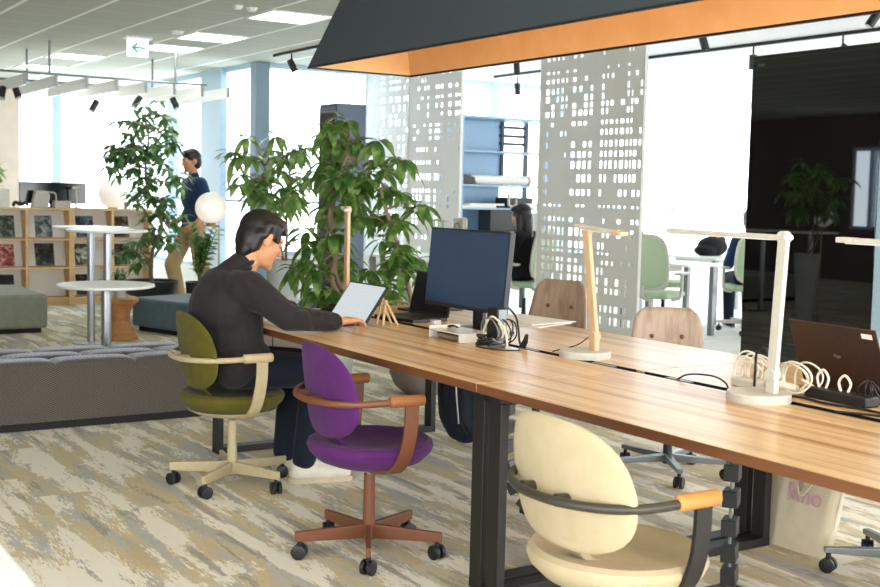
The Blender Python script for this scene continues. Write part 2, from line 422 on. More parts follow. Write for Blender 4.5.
MB().lathe([(0, -.03), (.03, -.03), (.05, 0), (0, 0)]).build('head', M['ceil_white'], t)
MB().lathe([(0, -.03), (.03, -.03), (.05, 0), (0, 0)], (.14, .03, 0)).build('head', M['ceil_white'], t)
tag(MB().lathe([(0, -.035), (.05, -.03), (.07, 0), (0, 0)], (0, 0, 0)).build('smoke_detector', M['ceil_white'], loc=(4.05, 11.2, CH)), 'round white smoke detector beside the exit sign', 'smoke detector')
t = empty('exit_sign', (3.89, 11.9, CH), 'white hanging exit sign with a green left arrow', 'exit sign')
MB().bx((-.14, -.05, -.025), (.14, .05, 0)).build('bracket', M['ceil_white'], t, bevel=.004)
MB().bx((-.105, -.02, -.2), (.105, .02, -.026)).build('sign_box', emit('sign_face', 'ffffff', 1.1), t, bevel=.004)
MB().prism([(-.075, 0), (-.02, .052), (.002, .04), (-.03, .010), (.07, .010), (.07, -.010), (-.03, -.010), (.002, -.04), (-.02, -.052)], 0, .003, Matrix.Translation((0, -.021, -.113)) @ Matrix.Rotation(PI/2, 4, 'X')).build('arrow', M['green_ink'], t, smooth=False)
# spot lights
def spot(loc, dirv, lab, drop=.08, mt='black_metal', track=None):
    t = empty('spotlight', loc, lab, 'spotlight')
    MB().cyl((0, 0, 0), (0, 0, -drop), .009, n=10).build('stem', M[mt], t)
    d = Vector(dirv).normalized(); c = Vector((0, 0, -drop-.01))
    MB().tube([c-d*.05, c-d*.049, c+d*.089, c+d*.09], [.02, .036, .038, .034], 20).build('lamp_can', M[mt], t)
    MB().cyl(c+d*.086, c+d*.0915, .03, n=18).build('lens', M['white_plastic'], t)
    return t
def track(p0, p1, lab):
    p0, p1 = Vector(p0), Vector(p1); L = (p1-p0).length
    o = MB().box((0, 0, 0), (.035, L, .03)).build('light_track', M['black_metal'], smooth=False, loc=tuple((p0+p1)/2), rot=math.atan2(-(p1-p0).x, (p1-p0).y))
    return tag(o, lab, 'light track')
track((5.6, 12.35, CH-.016), (5.6, 8.5, CH-.016), 'dark ceiling track left of the pendant hood')
spot((5.61, 11.92, CH-.03), (.35, -.25, -.9), 'black spotlight hanging left of the pendant hood', .1)
track((8.72, 12.5, CH-.016), (8.72, 5.2, CH-.016), 'long thin ceiling track above the black glass booth')
track((7.9, 11.3, CH-.016), (7.9, 5.2, CH-.016), 'ceiling track just under the hood edge at the right')
spot((8.72, 12.0, CH-.03), (.05, -.05, -1), 'black spotlight between the two perforated screens, lower one', .14)
spot((8.02, 11.06, CH-.03), (.05, -.05, -1), 'black spotlight between the two perforated screens, higher one', .02)
spot((7.9, 8.0, CH-.03), (.3, -.1, -.9), 'black spotlight right of the widest perforated screen', .02)
spot((8.72, 8.15, CH-.03), (.05, .05, -1), 'black spotlight at the left edge of the black booth', .12)
spot((8.72, 7.1, CH-.03), (-.5, .3, -.8), 'black spotlight above the middle of the black booth', .12)
spot((7.86, 6.1, CH-.03), (-.4, .3, -.8), 'black spotlight in the far top right corner', .02)
# louvre rack hung over the magazine shelves
t = empty('louvre_rack', (3.8, 12.85, 2.44), 'hanging rack of white boards on grey rods above magazine shelf', 'ceiling rack')
for y, x0, x1 in ((0, -2.2, 1.2), (.98, -2.2, 1.25)):
    MB().cyl((x0, y, .07), (x1, y, .07), .012, n=10).build('rail', M['alu'], t)
for x, y in ((-.545, 0), (.83, 0), (-.545, .98), (.9, .98), (-1.7, 0)):
    MB().cyl((x, y, .07), (x, y, CH-2.44), .013, n=10).build('hanger_rod', M['alu'], t)
for x in (-1.75, -1.43, -1.11, -.795, -.48, -.152, .172, .494, .814, 1.141, 1.453):
    b = MB().box((x, .8, .0), (.022, 1.62, .12)).build('board', M['white'], t, bevel=.002)
    MB().box((x, -.012, .002), (.026, .012, .125)).build('end_cap', M['alu'], b)
for p, d, lab in (((2.93, 13.55, 2.39), (-.25, -.4, -.85), 'black spotlight under the louvre rack, leftmost'), ((3.05, 13.45, 2.40), (.2, -.4, -.85), 'black spotlight under the louvre rack, second from left'),
               ((3.95, 13.6, 2.30), (-.5, -.2, -.8), 'black spotlight under the louvre rack, hanging lowest'), ((4.45, 13.6, 2.385), (-.6, -.2, -.75), 'black spotlight under the louvre rack, over the tree top'),
               ((4.85, 13.5, 2.385), (.2, -.5, -.8), 'black spotlight under the louvre rack, rightmost')):
    spot(p, d, lab, .03 if p[2] > 2.35 else .02)
# ------------------------------------------------------------------ perforated screens
def perforated(name, x, y0, y1, lab, seed, rot=0.):
    rnd = random.Random(seed); W = abs(y1-y0); H = CH
    k7 = 7/6
    def cuts(L, gap, hole, big):
        gap, hole, big = [(a*k7, b*k7) for a, b in (gap, hole, big)]
        out = []; p = .03
        while p < L-.05:
            h = rnd.uniform(*hole)
            if p+h > L-.03: break
            out.append((p, p+h)); p += h+(rnd.uniform(*big) if rnd.random() < .22 else rnd.uniform(*gap))
        return out
    cx = cuts(W, (.022, .04), (.014, .044), (.06, .12)); cz = cuts(H, (.02, .05), (.018, .062), (.06, .10))
    xs = [0]+[v for c in cx for v in c]+[W]; zs = [0]+[v for c in cz for v in c]+[H]
    ph = [rnd.uniform(0, 6.28) for _ in range(6)]
    def dens(i, j):
        a, b = xs[i]/W, zs[j]/H
        return .66+.22*math.sin(4*a+9*b+ph[0])+.18*math.sin(11*b-5*a+ph[1])-.25*(a > .93)-.25*(a < .04)
    idx = {}; mb = MB(); fs = []
    def vid(i, j):
        if (i, j) not in idx: idx[(i, j)] = len(mb.v); mb.v.append(Vector((0, xs[i], zs[j])))
        return idx[(i, j)]
    for i in range(len(xs)-1):
        for j in range(len(zs)-1):
            if i % 2 and j % 2 and rnd.random() < dens(i, j): continue
            fs.append((vid(i, j), vid(i+1, j), vid(i+1, j+1), vid(i, j+1)))
    mb.f = fs
    t = empty(name, (x, min(y0, y1), 0), lab, 'screen', rot)
    mb.build('perforated_sheet', M['panel'], t, smooth=False, solid=.004)
    MB().bx((-.012, -.004, 0), (.02, .004, H)).bx((-.012, W-.004, 0), (.02, W+.004, H)).bx((-.012, 0, 0), (.02, W, .03)).bx((-.012, 0, H-.03), (.02, W, H-.001)).build('edge_frame', M['panel'], t, smooth=False)
perforated('perforated_screen', 7.0, 7.76, 9.24, 'widest pale grey perforated metal screen behind the wooden desk lamp', 3)
perforated('perforated_screen', 7.0, 10.63, 11.73, 'pale grey perforated metal screen behind the large monitor', 8)
perforated('perforated_screen', 7.15, 11.97, 13.02, 'shaded grey perforated metal screen right of the dark tall cabinet', 12)
# ------------------------------------------------------------------ black glass booth
t = empty('glass_booth', (7, 5.34, 0), 'tall black glass booth mirroring the room at the right', 'booth')
MB().bx((.02, .02, .0), (1.2, 1.2, 2.46)).build('body', M['black'], t, smooth=False)
MB().bx((-.004, .0, .04), (.016, 1.2, 2.46)).build('glass_panel', M['blackglass'], t, bevel=.003, smooth=False)
MB().bx((-.006, -.09, .0), (.05, -.006, 2.46)).build('corner_post', M['mullion'], t, bevel=.004, smooth=False)
MB().bx((.06, -.03, .0), (1.2, .018, 2.46)).build('side_panel', M['mullion'], t, smooth=False)
# ------------------------------------------------------------------ pendant hood
Z0, Z1 = 1.95, 2.52; k = (Z1-Z0)*.113/.32
x0, x1, y0, y1 = 2.597, 3.185, -.6, 5.325
t = empty('pendant_hood', ((x0+x1)/2, (y0+y1)/2, Z0), 'long charcoal felt hood with copper inside hanging over the table', 'pendant light')
hx, hy = (x1-x0)/2, (y1-y0)/2
def hood(inset, zt, zb=0.):
    a, b = hx-inset, hy-inset; kk = k*(zt/(Z1-Z0))
    c, d = a-kk, b-kk; mb = MB()
    mb.add([(-a,-b,zb),(a,-b,zb),(a,b,zb),(-a,b,zb),(-c,-d,zt),(c,-d,zt),(c,d,zt),(-c,d,zt)], [(0,1,5,4),(1,2,6,5),(2,3,7,6),(3,0,4,7),(4,5,6,7)])
    return mb
hood(0, Z1-Z0).build('felt_shell', M['hood_felt'], t, smooth=False, solid=.006)
hood(.012, Z1-Z0-.02, .002).build('copper_lining', M['hood_copper'], t, smooth=False, solid=.004)
rim = MB()
for s in (-1, 1):
    rim.bx((s*hx-.006, -hy, -.006), (s*hx+.006, hy, .002)); rim.bx((-hx, s*hy-.006, -.006), (hx, s*hy+.006, .002))
rim.build('rim', M['black_metal'], t, smooth=False)
MB().bx((-.05, -hy+.35, Z1-Z0-.05), (.05, hy-.35, Z1-Z0-.03)).build('light_strip', emit('hood_strip', 'ffe6c4', 4), t, smooth=False)
for y in (-2.3, -.6, 1.2, 2.5):
    MB().cyl((0, y, Z1-Z0), (0, y, CH-Z0), .004, n=8).build('suspension_cable', M['black_metal'], t)
# ------------------------------------------------------------------ work tables
def work_table(ya, yb, lab):
    t = empty('work_table', (2.893, (ya+yb)/2, 0), lab, 'table', group='long wooden work tables')
    h = (yb-ya)/2-.0005
    for s in (-1, 1):
        a, b = sorted((s*.024, s*.698))
        MB().bx((a, -h, .691), (b, h, .72)).build('desktop', M['table_wood'], t, bevel=.002, smooth=False)
        e = MB().bx((s*.698, -h, .6905), (s*.7, h, .7195)).build('edge_band', M['table_edge'], t, smooth=False)
    for sy in (-1, 1):
        yy = sy*(h-.045)
        for sx in (-1, 1):
            MB().bx((sx*.638-.017, yy-.034, .03), (sx*.638+.017, yy+.034, .66)).build('leg', M['black_metal'], t, bevel=.003, smooth=False)
        MB().bx((-.655, yy-.036, 0), (.655, yy+.036, .034)).build('foot_rail', M['black_metal'], t, bevel=.003, smooth=False)
        MB().bx((-.655, yy-.03, .655), (.655, yy+.03, .69)).build('top_rail', M['black_metal'], t, smooth=False)
    MB().bx((-.03, -h+.02, .62), (.03, h-.02, .69)).bx((-.0245, -h+.02, .69), (-.0225, h-.02, .7197)).bx((.0225, -h+.02, .69), (.0245, h-.02, .7197)).build('slot_darkener', M['black'], t, smooth=False)  # added black filler and inner edge strips that keep the slot dark
    MB().bx((-.12, -h+.15, .60), (.12, h-.15, .61)).bx((-.12, -h+.15, .61), (-.112, h-.15, .68)).bx((.112, -h+.15, .61), (.12, h-.15, .68)).build('cable_tray', M['black_metal'], t, smooth=False)
    return t
work_table(3.205, 5.66, 'long wooden work table with the seated man and the monitor')
work_table(.75, 3.2, 'long wooden work table nearest the right edge with the white lamp')
# foreground desk (blurred corner)
t = empty('white_desk', (-.35, 1.7, 0), 'blurred white desk corner at the bottom left', 'desk')
MB().bx((-.75, -.75, .69), (.80, .95, .72)).build('desktop', M['white'], t, bevel=.012)
for x in (-.7, .7):
    for y in (-.7, .78): MB().bx((x-.025, y-.025, 0), (x+.025, y+.025, .69)).build('leg', M['white_plastic'], t, bevel=.003, smooth=False)
# ------------------------------------------------------------------ chairs
def back_pad(w, z0, z1, x, th, curve, lean, ne=2.6, squareness=0.):
    """upholstered rounded pad, facing +x, curved about the sitter"""
    mb = MB(); nr, na = 8, 44; zc, hh = (z0+z1)/2, (z1-z0)/2
    def P(u, v, d):
        y, z = u*w/2, zc+v*hh
        return Vector((x+curve*y*y-lean*(z-z0)+d*th/2, y, z))
    rings = []
    for side in (1, -1):
        rs = []
        for i in range(nr+1):
            r = math.sin(PI/2*i/nr)
            prof = math.sqrt(max(0, 1-r**6))
            ring = []
            for k in range(na):
                a = 2*PI*k/na; c, s_ = math.cos(a), math.sin(a)
                q = (abs(c)**ne+abs(s_)**ne)**(-1/ne)
                u, v = r*q*c, r*q*s_
                u *= 1-.10*max(0, v)            # a little narrower at the top
                ring.append(P(u, v, side*(.25+.75*prof)))
            rs.append(ring)
        rings.append(rs)
    vs = []; fs = []
    for sd, rs in enumerate(rings):
        o = len(vs); vs += [p for g in rs[1:] for p in g]; vs.append(P(0, 0, 1 if sd == 0 else -1)); c = len(vs)-1
        for k in range(na):
            f = (c, o+k, o+(k+1) % na); fs.append(f if sd == 0 else f[::-1])
            for i in range(nr-1):
                a, b = o+i*na+k, o+i*na+(k+1) % na; f = (a, a+na, b+na, b); fs.append(f if sd == 0 else f[::-1])
    o1 = (nr-1)*na; o2 = nr*na+1+(nr-1)*na
    for k in range(na): fs.append((o1+k, o2+k, o2+(k+1) % na, o1+(k+1) % na))
    return mb.add(vs, fs)
SEAT = [(0, .418), (.08, .418), (.14, .424), (.19, .436), (.222, .440), (.238, .430), (.242, .415), (.232, .392), (.2, .362), (.15, .343), (.06, .335), (0, .335)]
def star_base(t, frame, angles, rl=.27, zleg=(.062, .108), th=.022, post_m=None, post_top=.30, seat_z=.34, taper=1.):
    MB().cyl((0, 0, .055), (0, 0, post_top), .023, .021, 20).build('column', M[post_m or frame], t)
    MB().cyl((0, 0, post_top), (0, 0, seat_z), .013, n=16).build('gas_lift', M['chrome'], t)
    for a in angles:
        c, s = math.cos(R(a)), math.sin(R(a)); n = Vector((-s, c, 0)); u = Vector((c, s, 0))
        mb = MB(); vs = []
        for r, hgt0, hgt1, w in ((.012, zleg[0]-.005, zleg[1]+.004, th), (rl+.012, zleg[0]+.004, zleg[1]-.006*taper, th*.85)):
            vs += [u*r+n*w/2+Vector((0, 0, hgt0)), u*r-n*w/2+Vector((0, 0, hgt0)), u*r-n*w/2+Vector((0, 0, hgt1)), u*r+n*w/2+Vector((0, 0, hgt1))]
        mb.add(vs, [(3, 2, 1, 0), (4, 5, 6, 7), (0, 1, 5, 4), (1, 2, 6, 5), (2, 3, 7, 6), (3, 0, 4, 7)])
        lg = mb.build('base_leg', M[frame], t, bevel=.003, smooth=False)
        cm = MB(); cc = u*(rl-.005)+u*0
        w = Vector((math.cos(R(a+60)), math.sin(R(a+60)), 0)); ctr = cc+Vector((0, 0, .0275))
        for s2 in (-1, 1):
            cm.tube([ctr+w*s2*.006, ctr+w*s2*.007, ctr+w*s2*.021, ctr+w*s2*.023], [.022, .027, .0275, .022], 20)
        cm.cyl(ctr-w*.008, ctr+w*.008, .012, n=12); cm.cyl(ctr+Vector((0, 0, .005)), cc+Vector((0, 0, .07)), .009, n=10)
        cm.build('caster', M['black'], lg)
def shell_chair(lab, loc, rz, fab, frame, pad, base_off, seat_shell=None, strap=None, basem=None):
    t = empty('task_chair', loc, lab, 'chair', rz, 'round-backed swivel chairs on the near side')
    strap = strap or frame; basem = basem or frame
    MB().lathe(SEAT, n=56, sy=1.0, sx=.97).build('seat', M[fab], t)
    if seat_shell: MB().lathe([(0, .322), (.10, .325), (.17, .338), (.205, .356), (.208, .362), (.18, .352), (.12, .337), (0, .334)], n=48, sx=.97).build('seat_shell', M[seat_shell], t)
    b = back_pad(.50, .462, .80, -.19, .034, .95, .13, 2.8).build('backrest', M[fab], t)
    MB().tube(cr([(-.06, 0, .405), (-.11, 0, .42), (-.145, 0, .465), (-.165, 0, .56)], 6), 1, flat=(.07, .02), W=(0, 1, 0)).build('back_support', M[fab], t, bevel=.006)
    half = [(.03, .262, .615), (-.06, .262, .612), (-.145, .245, .609), (-.215, .185, .606), (-.26, .09, .604), (-.272, 0, .604)]
    pts = half+[(x, -y, z) for x, y, z in half[:-1][::-1]]
    h = MB().tube(cr(pts, 8), .0125, 14); 
    h.build('arm_hoop', M[frame], t)
    for s in (-1, 1):
        MB().cyl((-.258, s*.075, .604), (-.212, s*.07, .604), .017, .013, 14).build('hoop_knob', M[frame], t)
        MB().tube([(-.035, s*.262, .6145), (-.031, s*.262, .615), (.09, s*.262, .617), (.096, s*.262, .617)], [.016, .0205, .0205, .017], 20).build('armrest', M[pad], t)
        MB().tube(cr([(.05, s*.262, .602), (.048, s*.262, .53), (.04, s*.258, .46), (.03, s*.236, .395), (.02, s*.18, .345), (.0, s*.07, .325), (0, 0, .322)], 6), 1, flat=(.05, .012), W=(1, 0, 0)).build('arm_bracket', M[strap], t)
    star_base(t, basem, [a+base_off-math.degrees(rz) for a in (0, 72, 144, 216, 288)], seat_z=.335)
    return t
shell_chair('purple round-backed swivel chair with copper brown frame', (2.12, 3.785, 0), R(-7), 'purple', 'brown_frame', 'brown_pad', -119)
shell_chair('moss green swivel chair with cream frame under the seated man', (2.065, 4.97, 0), R(-5), 'green', 'cream_frame', 'cream_pad', 6, 'cream_frame')
shell_chair('cream swivel chair with dark frame and tan arm pads in front', (2.035, 2.30, 0), R(-2), 'beige', 'olive_frame', 'tan_pad', -80, strap='black_metal')
def wood_chair(lab, loc, rz, base_off, dz=0.):
    t = empty('wooden_chair', loc, lab, 'chair', rz, 'walnut shell chairs on the far side of the table')
    # curved ply shell back
    mb = MB(); nu, nv = 16, 12; vs = []; fs = []
    W, z0, z1 = .39, .44+dz, .80+dz
    for j in range(nv+1):
        for i in range(nu+1):
            u = -1+2*i/nu; v = j/nv
            hw = W/2*(.80+.28*(1-v) if v > .0 else 1.05)
            cc = max(0, v-.8)/.2; rr = math.sqrt(max(0, 1-(cc*.92)**2)) if cc > 0 else 1
            y = u*(hw-(1-rr)*.07); z = z0+v*(z1-z0)
            vs.append(Vector((-.19+.75*y*y-.16*(z-z0), y, z)))
    for j in range(nv):
        for i in range(nu):
            a = j*(nu+1)+i; fs.append((a, a+1, a+nu+2, a+nu+1))
    b = mb.add(vs, fs).build('backrest', M['ply'], t, solid=.014)
    for s in (-1, 1):
        x = -.19+.75*.075**2-.16*.215+.006
        MB().ell((x, s*.075, z0+.215), (.012, .012, .012), nu=14, nv=8).build('button', M['brown_frame'], b)
    MB().lathe([(0, .40+dz), (.16, .405+dz), (.215, .425+dz), (.235, .42+dz), (.225, .395+dz), (.15, .36+dz), (.05, .345+dz), (0, .345+dz)], n=40).build('seat', M['black'], t)
    MB().tube(cr([(-.1, 0, .37+dz), (-.2, 0, .40+dz), (-.235, 0, .48+dz)], 5), 1, flat=(.07, .012), W=(0, 1, 0)).build('back_support', M['black_metal'], t)
    star_base(t, 'alu', [a+base_off-math.degrees(rz) for a in (0, 72, 144, 216, 288)], .29, (.07, .10), .032, 'black', .30+dz, .35+dz)
    return t
wood_chair('walnut shell chair with two buttons left of the white paper sheets', (3.86, 5.06, 0), R(-160), 20, .085)
wood_chair('walnut shell chair with two buttons, nearer one between lamp and booth', (4.02, 4.2, 0), R(-127), -50, .0)
wood_chair('walnut shell chair mostly hidden at the bottom right edge', (3.70, 2.60, 0), R(180), 140, .0)
def mesh_chair(lab, loc, rz, group='white office chairs in the bright room'):
    t = empty('office_chair', loc, lab, 'chair', rz, group)
    back_pad(.44, .52, 1.0, -.22, .02, .7, .12, 4.).build('backrest', M['mesh_green'], t)
    fr = MB(); pts = []
    for k in range(33):
        a = 2*PI*k/32; c, s = math.cos(a), math.sin(a); q = (abs(c)**4+abs(s)**4)**-.25
        y, z = q*c*.225, .76+q*s*.25; pts.append((-.225+.7*y*y-.12*(z-.52), y*(1-.1*max(0, q*s)), z))
    fr.tube(pts[:-1], .014, 8, closed=True); fr.tube(cr([(-.27, 0, .54), (-.24, 0, .44), (-.1, 0, .40)], 5), .02, 10)
    fr.build('back_frame', M['white_plastic'], t)
    MB().box((0, 0, .45), (.46, .47, .06)).build('seat', M['mesh_green'], t, bevel=.025)
    for s in (-1, 1):
        MB().tube(cr([(-.05, s*.2, .41), (-.02, s*.27, .43), (.0, s*.28, .52), (0, s*.28, .64)], 5), .016, 10).build('arm_support', M['white_plastic'], t)
        MB().box((.02, s*.28, .655), (.24, .075, .025)).build('armrest', M['white_plastic'], t, bevel=.01)
    star_base(t, 'white_plastic', [a+15 for a in (0, 72, 144, 216, 288)], .31, (.075, .115), .045, 'black', .3, .42)
    return t
mesh_chair('white office chair with sage mesh back beside the widest perforated screen', (7.66, 8.28, 0), R(25))
mesh_chair('white office chair with sage mesh back in the middle of the bright room', (8.75, 9.3, 0), R(-35))
mesh_chair('white office chair with sage back half hidden by the black booth', (9.0, 7.98, 0), R(40))
mesh_chair('grey white office chair under the woman behind the monitor', (7.22, 9.72, 0), R(112))
# ------------------------------------------------------------------ lounge furniture
# tufted bench
t = empty('tufted_bench', (.85, 6.85, 0), 'long tufted grey knit bench in front of the tall tables', 'bench')
bx0, bx1, by0, by1 = -1.8, 1.8, -.31, .31
MB().bx((bx0+.04, by0+.04, 0), (bx1-.04, by1-.04, .05)).build('plinth', M['dark_tex'], t, smooth=False)
def quilt(x, y):
    row = int((y-by0)/.207); row = min(row, 2); xo = (x-bx0)+(.22 if row % 2 else 0)
    u = (xo % .44)/.44*2-1; v = ((y-by0-row*.207)/.207)*2-1
    return .022*((1-abs(u)**5)*(1-abs(v)**4))**.6 if abs(u) < 1 and abs(v) < 1 else 0.
mb = MB(); nx, ny = 180, 36; vs = []; fs = []
for j in range(ny+1):
    for i in range(nx+1):
        x = bx0+(bx1-bx0)*i/nx; y = by0+(by1-by0)*j/ny
        e = min(x-bx0, bx1-x, y-by0, by1-y); z = .365+quilt(x, y)-max(0, .02-e)*.6
        vs.append(Vector((x, y, z)))
for j in range(ny):
    for i in range(nx):
        a = j*(nx+1)+i; fs.append((a, a+1, a+nx+2, a+nx+1))
# sides
per = [i for i in range(nx+1)]+[j*(nx+1)+nx for j in range(1, ny+1)]+[ny*(nx+1)+i for i in range(nx-1, -1, -1)]+[j*(nx+1) for j in range(ny-1, 0, -1)]
o = len(vs); L = len(per)
for i in per: p = vs[i]; vs.append(Vector((p.x, p.y, .05)))
for q in range(L): fs.append((per[q], o+q, o+(q+1) % L, per[(q+1) % L]))
fs.append(tuple(o+q for q in range(L)))
mb.add(vs, fs).build('cushion', M['knit'], t, angle=50)
# ottomans
def ottoman(loc, size, rz, m, lab, seams=()):
    t = empty('ottoman', loc, lab, 'ottoman', rz)
    sx, sy, h = size
    MB().bx((-sx/2+.05, -sy/2+.05, 0), (sx/2-.05, sy/2-.05, .045)).build('plinth', M['dark_tex'], t, smooth=False)
    c = MB().bx((-sx/2, -sy/2, .045), (sx/2, sy/2, h)).build('cushion', M[m], t, bevel=.028)
    sm = MB()
    for s in seams: sm.tube([(s, -sy/2-.001, .06), (s, -sy/2-.001, h-.03), (s, -sy/2+.03, h+.0005), (s, sy/2-.03, h+.0005)], .004, 6)
    if seams: sm.build('seam', M['dark_tex'], c)
ottoman((1.95, 11.55, 0), (1.6, 1.2, .352), R(0), 'ottoman_grey', 'sage grey upholstered ottoman at the left edge by the magazine shelf', (.3, -.4))
ottoman((4.26, 10.34, 0), (1.1, 1.5, .315), R(19), 'ottoman_blue', 'slate blue upholstered ottoman below the leafy tree', (.2,))
ottoman((3.21, 7.42, 0), (.62, .5, .42), R(0), 'pot_taupe', 'taupe brown block seat glimpsed under the table by the man', (.05,))
# round tables
def round_table(name, loc, r, h, lab, cat='table', base_r=.22):
    t = empty(name, loc, lab, cat)
    MB().lathe([(0, h-.022), (r-.02, h-.022), (r, h-.016), (r, h-.004), (r-.004, h), (0, h)], n=56).build('tabletop', M['white'], t)
    MB().cyl((0, 0, .012), (0, 0, h-.022), .032, n=24).build('post', M['steel'], t)
    MB().lathe([(0, .018), (.05, .018), (base_r, .010), (base_r, 0), (0, 0)], n=48).build('base', M['steel'], t)
round_table('high_table', (2.89, 10.08, 0), .315, 1.0, 'white round bar table, farther left one of the tall pair', base_r=.15)
round_table('high_table', (2.83, 9.41, 0), .315, 1.0, 'white round bar table, nearer right one of the tall pair', base_r=.2)
round_table('cafe_table', (2.325, 7.76, 0), .315, .70, 'lower white round cafe table just behind the tufted bench', base_r=.2)
# hourglass stool with a small pot
t = empty('wooden_stool', (3.19, 10.25, 0), 'hourglass shaped oak stool carrying a small potted plant', 'stool')
MB().lathe([(0, 0), (.16, 0), (.165, .02), (.15, .045), (.10, .12), (.085, .18), (.095, .25), (.14, .325), (.16, .335), (.165, .36), (.155, .368), (0, .368)], n=40).build('body', M['stool_wood'], t)
# magazine bookcase
t = empty('magazine_shelf', (3.4, 13.57, 0), 'pale wood magazine shelf with tilted display backs', 'bookcase')
W0, W1, D = -1.2, 1.155, .15
MB().bx((W0-.02, -D, 1.065), (W1+.02, D, 1.09)).build('top', M['light_wood'], t, bevel=.002, smooth=False)
for x, w in ((-1.18, .03), (-.72, .03), (-.252, .03), (.235, .06), (.70, .03), (1.14, .03)):
    MB().bx((x-w/2, -D, 0), (x+w/2, D, 1.065)).build('divider', M['light_wood'], t, smooth=False)
for z in (.09, .43, .75):
    for a, b in ((-1.165, -.735), (-.705, -.267), (-.237, .205), (.265, .685), (.715, 1.125)):
        MB().bx((a, -D, z-.02), (b, D, z)).build('shelf', M['light_wood'], t, smooth=False)
        q = MB().box((0, 0, 0), (b-a, .012, .335))
        q.xform(Matrix.Translation(((a+b)/2, .055, z+.165)) @ Matrix.Rotation(R(-17), 4, 'X')).build('display_back', M['white'], t, smooth=False)
MB().bx((W0+.03, -D+.02, 0), (W1-.03, D-.02, .07)).build('plinth', M['light_wood'], t, smooth=False)
MB().bx((W0, D-.008, .09), (W1, D, 1.065)).build('back_board', M['light_wood'], t, smooth=False)
mags = [(2.97, .755, 0, .17, .25, 'green landscape cover on the upper rack, left edge'), (3.37, .755, 1, .19, .25, 'grey landscape cover on the upper rack'), (3.83, .755, 2, .20, .25, 'blue and dark cover on the upper rack behind the tall tables'), (4.24, .755, 3, .20, .25, 'dark brown cover on the upper rack, rightmost'),
        (2.94, .435, 4, .22, .25, 'white cover with a red print on the middle rack'), (3.38, .435, 5, .21, .26, 'black cover on the middle rack, second column'), (3.80, .435, 6, .17, .25, 'pale and dark green cover on the middle rack behind the table posts'), (4.26, .435, 5, .19, .25, 'dark cover on the middle rack, rightmost'),
        (2.95, .095, 7, .20, .25, 'black cover on the lowest rack, left edge'), (3.83, .095, 7, .20, .24, 'black cover on the lowest rack behind the cafe table'), (4.22, .095, 7, .19, .24, 'black cover on the lowest rack, rightmost')]
for x, z, c, w, h, lab in mags:
    o = MB().box((0, 0, 0), (w, .006, h)).xform(Matrix.Translation((x, 13.57+.037, z+h/2-.001)) @ Matrix.Rotation(R(-17), 4, 'X')).build('magazine', COVERS[c], smooth=False)
    tag(o, 'magazine with ' + lab, 'magazine', 'magazines on the display shelf')
# things on top of the shelf (z 1.09)
t = empty('dark_monitor', (3.49, 13.66, 1.09), 'wide dark monitor standing on top of the magazine shelf', 'monitor')
MB().box((0, 0, .165), (.74, .03, .24)).build('screen', M['screen_off'], t, bevel=.004)
MB().bx((-.03, .0, 0), (.03, .03, .1)).bx((-.1, -.03, 0), (.1, .05, .01)).build('stand', M['screen_frame'], t)
t = empty('scanner', (3.31, 13.5, 1.09), 'white upright scanner on the magazine shelf', 'scanner')
MB().prism([(-.10, 0), (.08, 0), (.10, .15), (.04, .19), (-.06, .19)], -.05, .05, Matrix.Rotation(PI/2, 4, 'X')).build('body', M['white_plastic'], t, bevel=.01)
MB().tube(cr([(.06, 0, .175), (.13, 0, .17), (.17, 0, .15), (.175, 0, .01)], 4), .009, 10).build('arm', M['white_plastic'], t)
tag(MB().box((0, 0, .04), (.18, .12, .08)).build('storage_box', M['white_plastic'], loc=(3.545, 13.5, 1.09), bevel=.006), 'small pale box beside the scanner on the shelf', 'box')
t = empty('stand_lamp', (3.70, 13.48, 1.09), 'small white T-shaped lamp on the magazine shelf', 'lamp')
MB().cyl((0, 0, 0), (0, 0, .23), .012, n=12).build('stem', M['white_plastic'], t)
MB().box((0, 0, .225), (.09, .04, .03)).build('head', M['white_plastic'], t, bevel=.006)
MB().lathe([(0, .012), (.05, .01), (.05, 0), (0, 0)]).build('base', M['white_plastic'], t)
tag(MB().box((0, 0, .10), (.15, .1, .2)).build('storage_box', M['paper'], loc=(2.9, 13.52, 1.09), bevel=.006), 'cream box at the left end of the shelf top', 'box')
tag(MB().tube(cr([(-.06, 0, .02), (-.03, .02, .06), (.02, -.02, .03), (.07, .0, .055), (.1, 0, .02)], 5), .018, 8).build('cable_bundle', M['black'], loc=(3.08, 13.5, 1.09)), 'black cable bundle on the shelf top beside the cream box', 'cable')
tag(MB().lathe([(0, 0), (.02, 0), (.02, .07), (.008, .09), (.008, .12), (0, .12)]).build('small_bottle', M['bark'], loc=(4.27, 13.5, 1.09)), 'small brown bottle beside the frosted globe lamp', 'bottle')
def globe_lamp(name, loc, r, h, stem, lab):
    t = empty(name, loc, lab, 'lamp')
    MB().ell((0, 0, h), (r, r, r), nu=36, nv=22).build('globe', M['globe'], t)
    stem(t)
def s1(t):
    MB().lathe([(0, .0), (.06, 0), (.06, .012), (.03, .02), (.02, .035), (0, .035)]).build('base', M['brass'], t)
globe_lamp('globe_lamp', (4.14, 13.55, 1.09), .165, .165, s1, 'frosted globe lamp sitting on the magazine shelf')
def s2(t):
    MB().tube(cr([(.055, -.035, 0), (.055, -.035, 1.05)], 2), .007, 10).build('pole', M['brass'], t)
    MB().tube([(.055, -.035, 1.05), (.05, -.033, 1.055), (-.05, .03, 1.055)], .006, 8).build('arm', M['brass'], t)
    MB().lathe([(0, .02), (.04, .02), (.14, .012), (.14, 0), (0, 0)], (.0, 0, 0)).build('base', M['brass'], t)
    MB().lathe([(0, 1.05), (.035, 1.05), (.04, 1.085), (0, 1.085)], (0, 0, 0)).build('globe_holder', M['brass'], t)
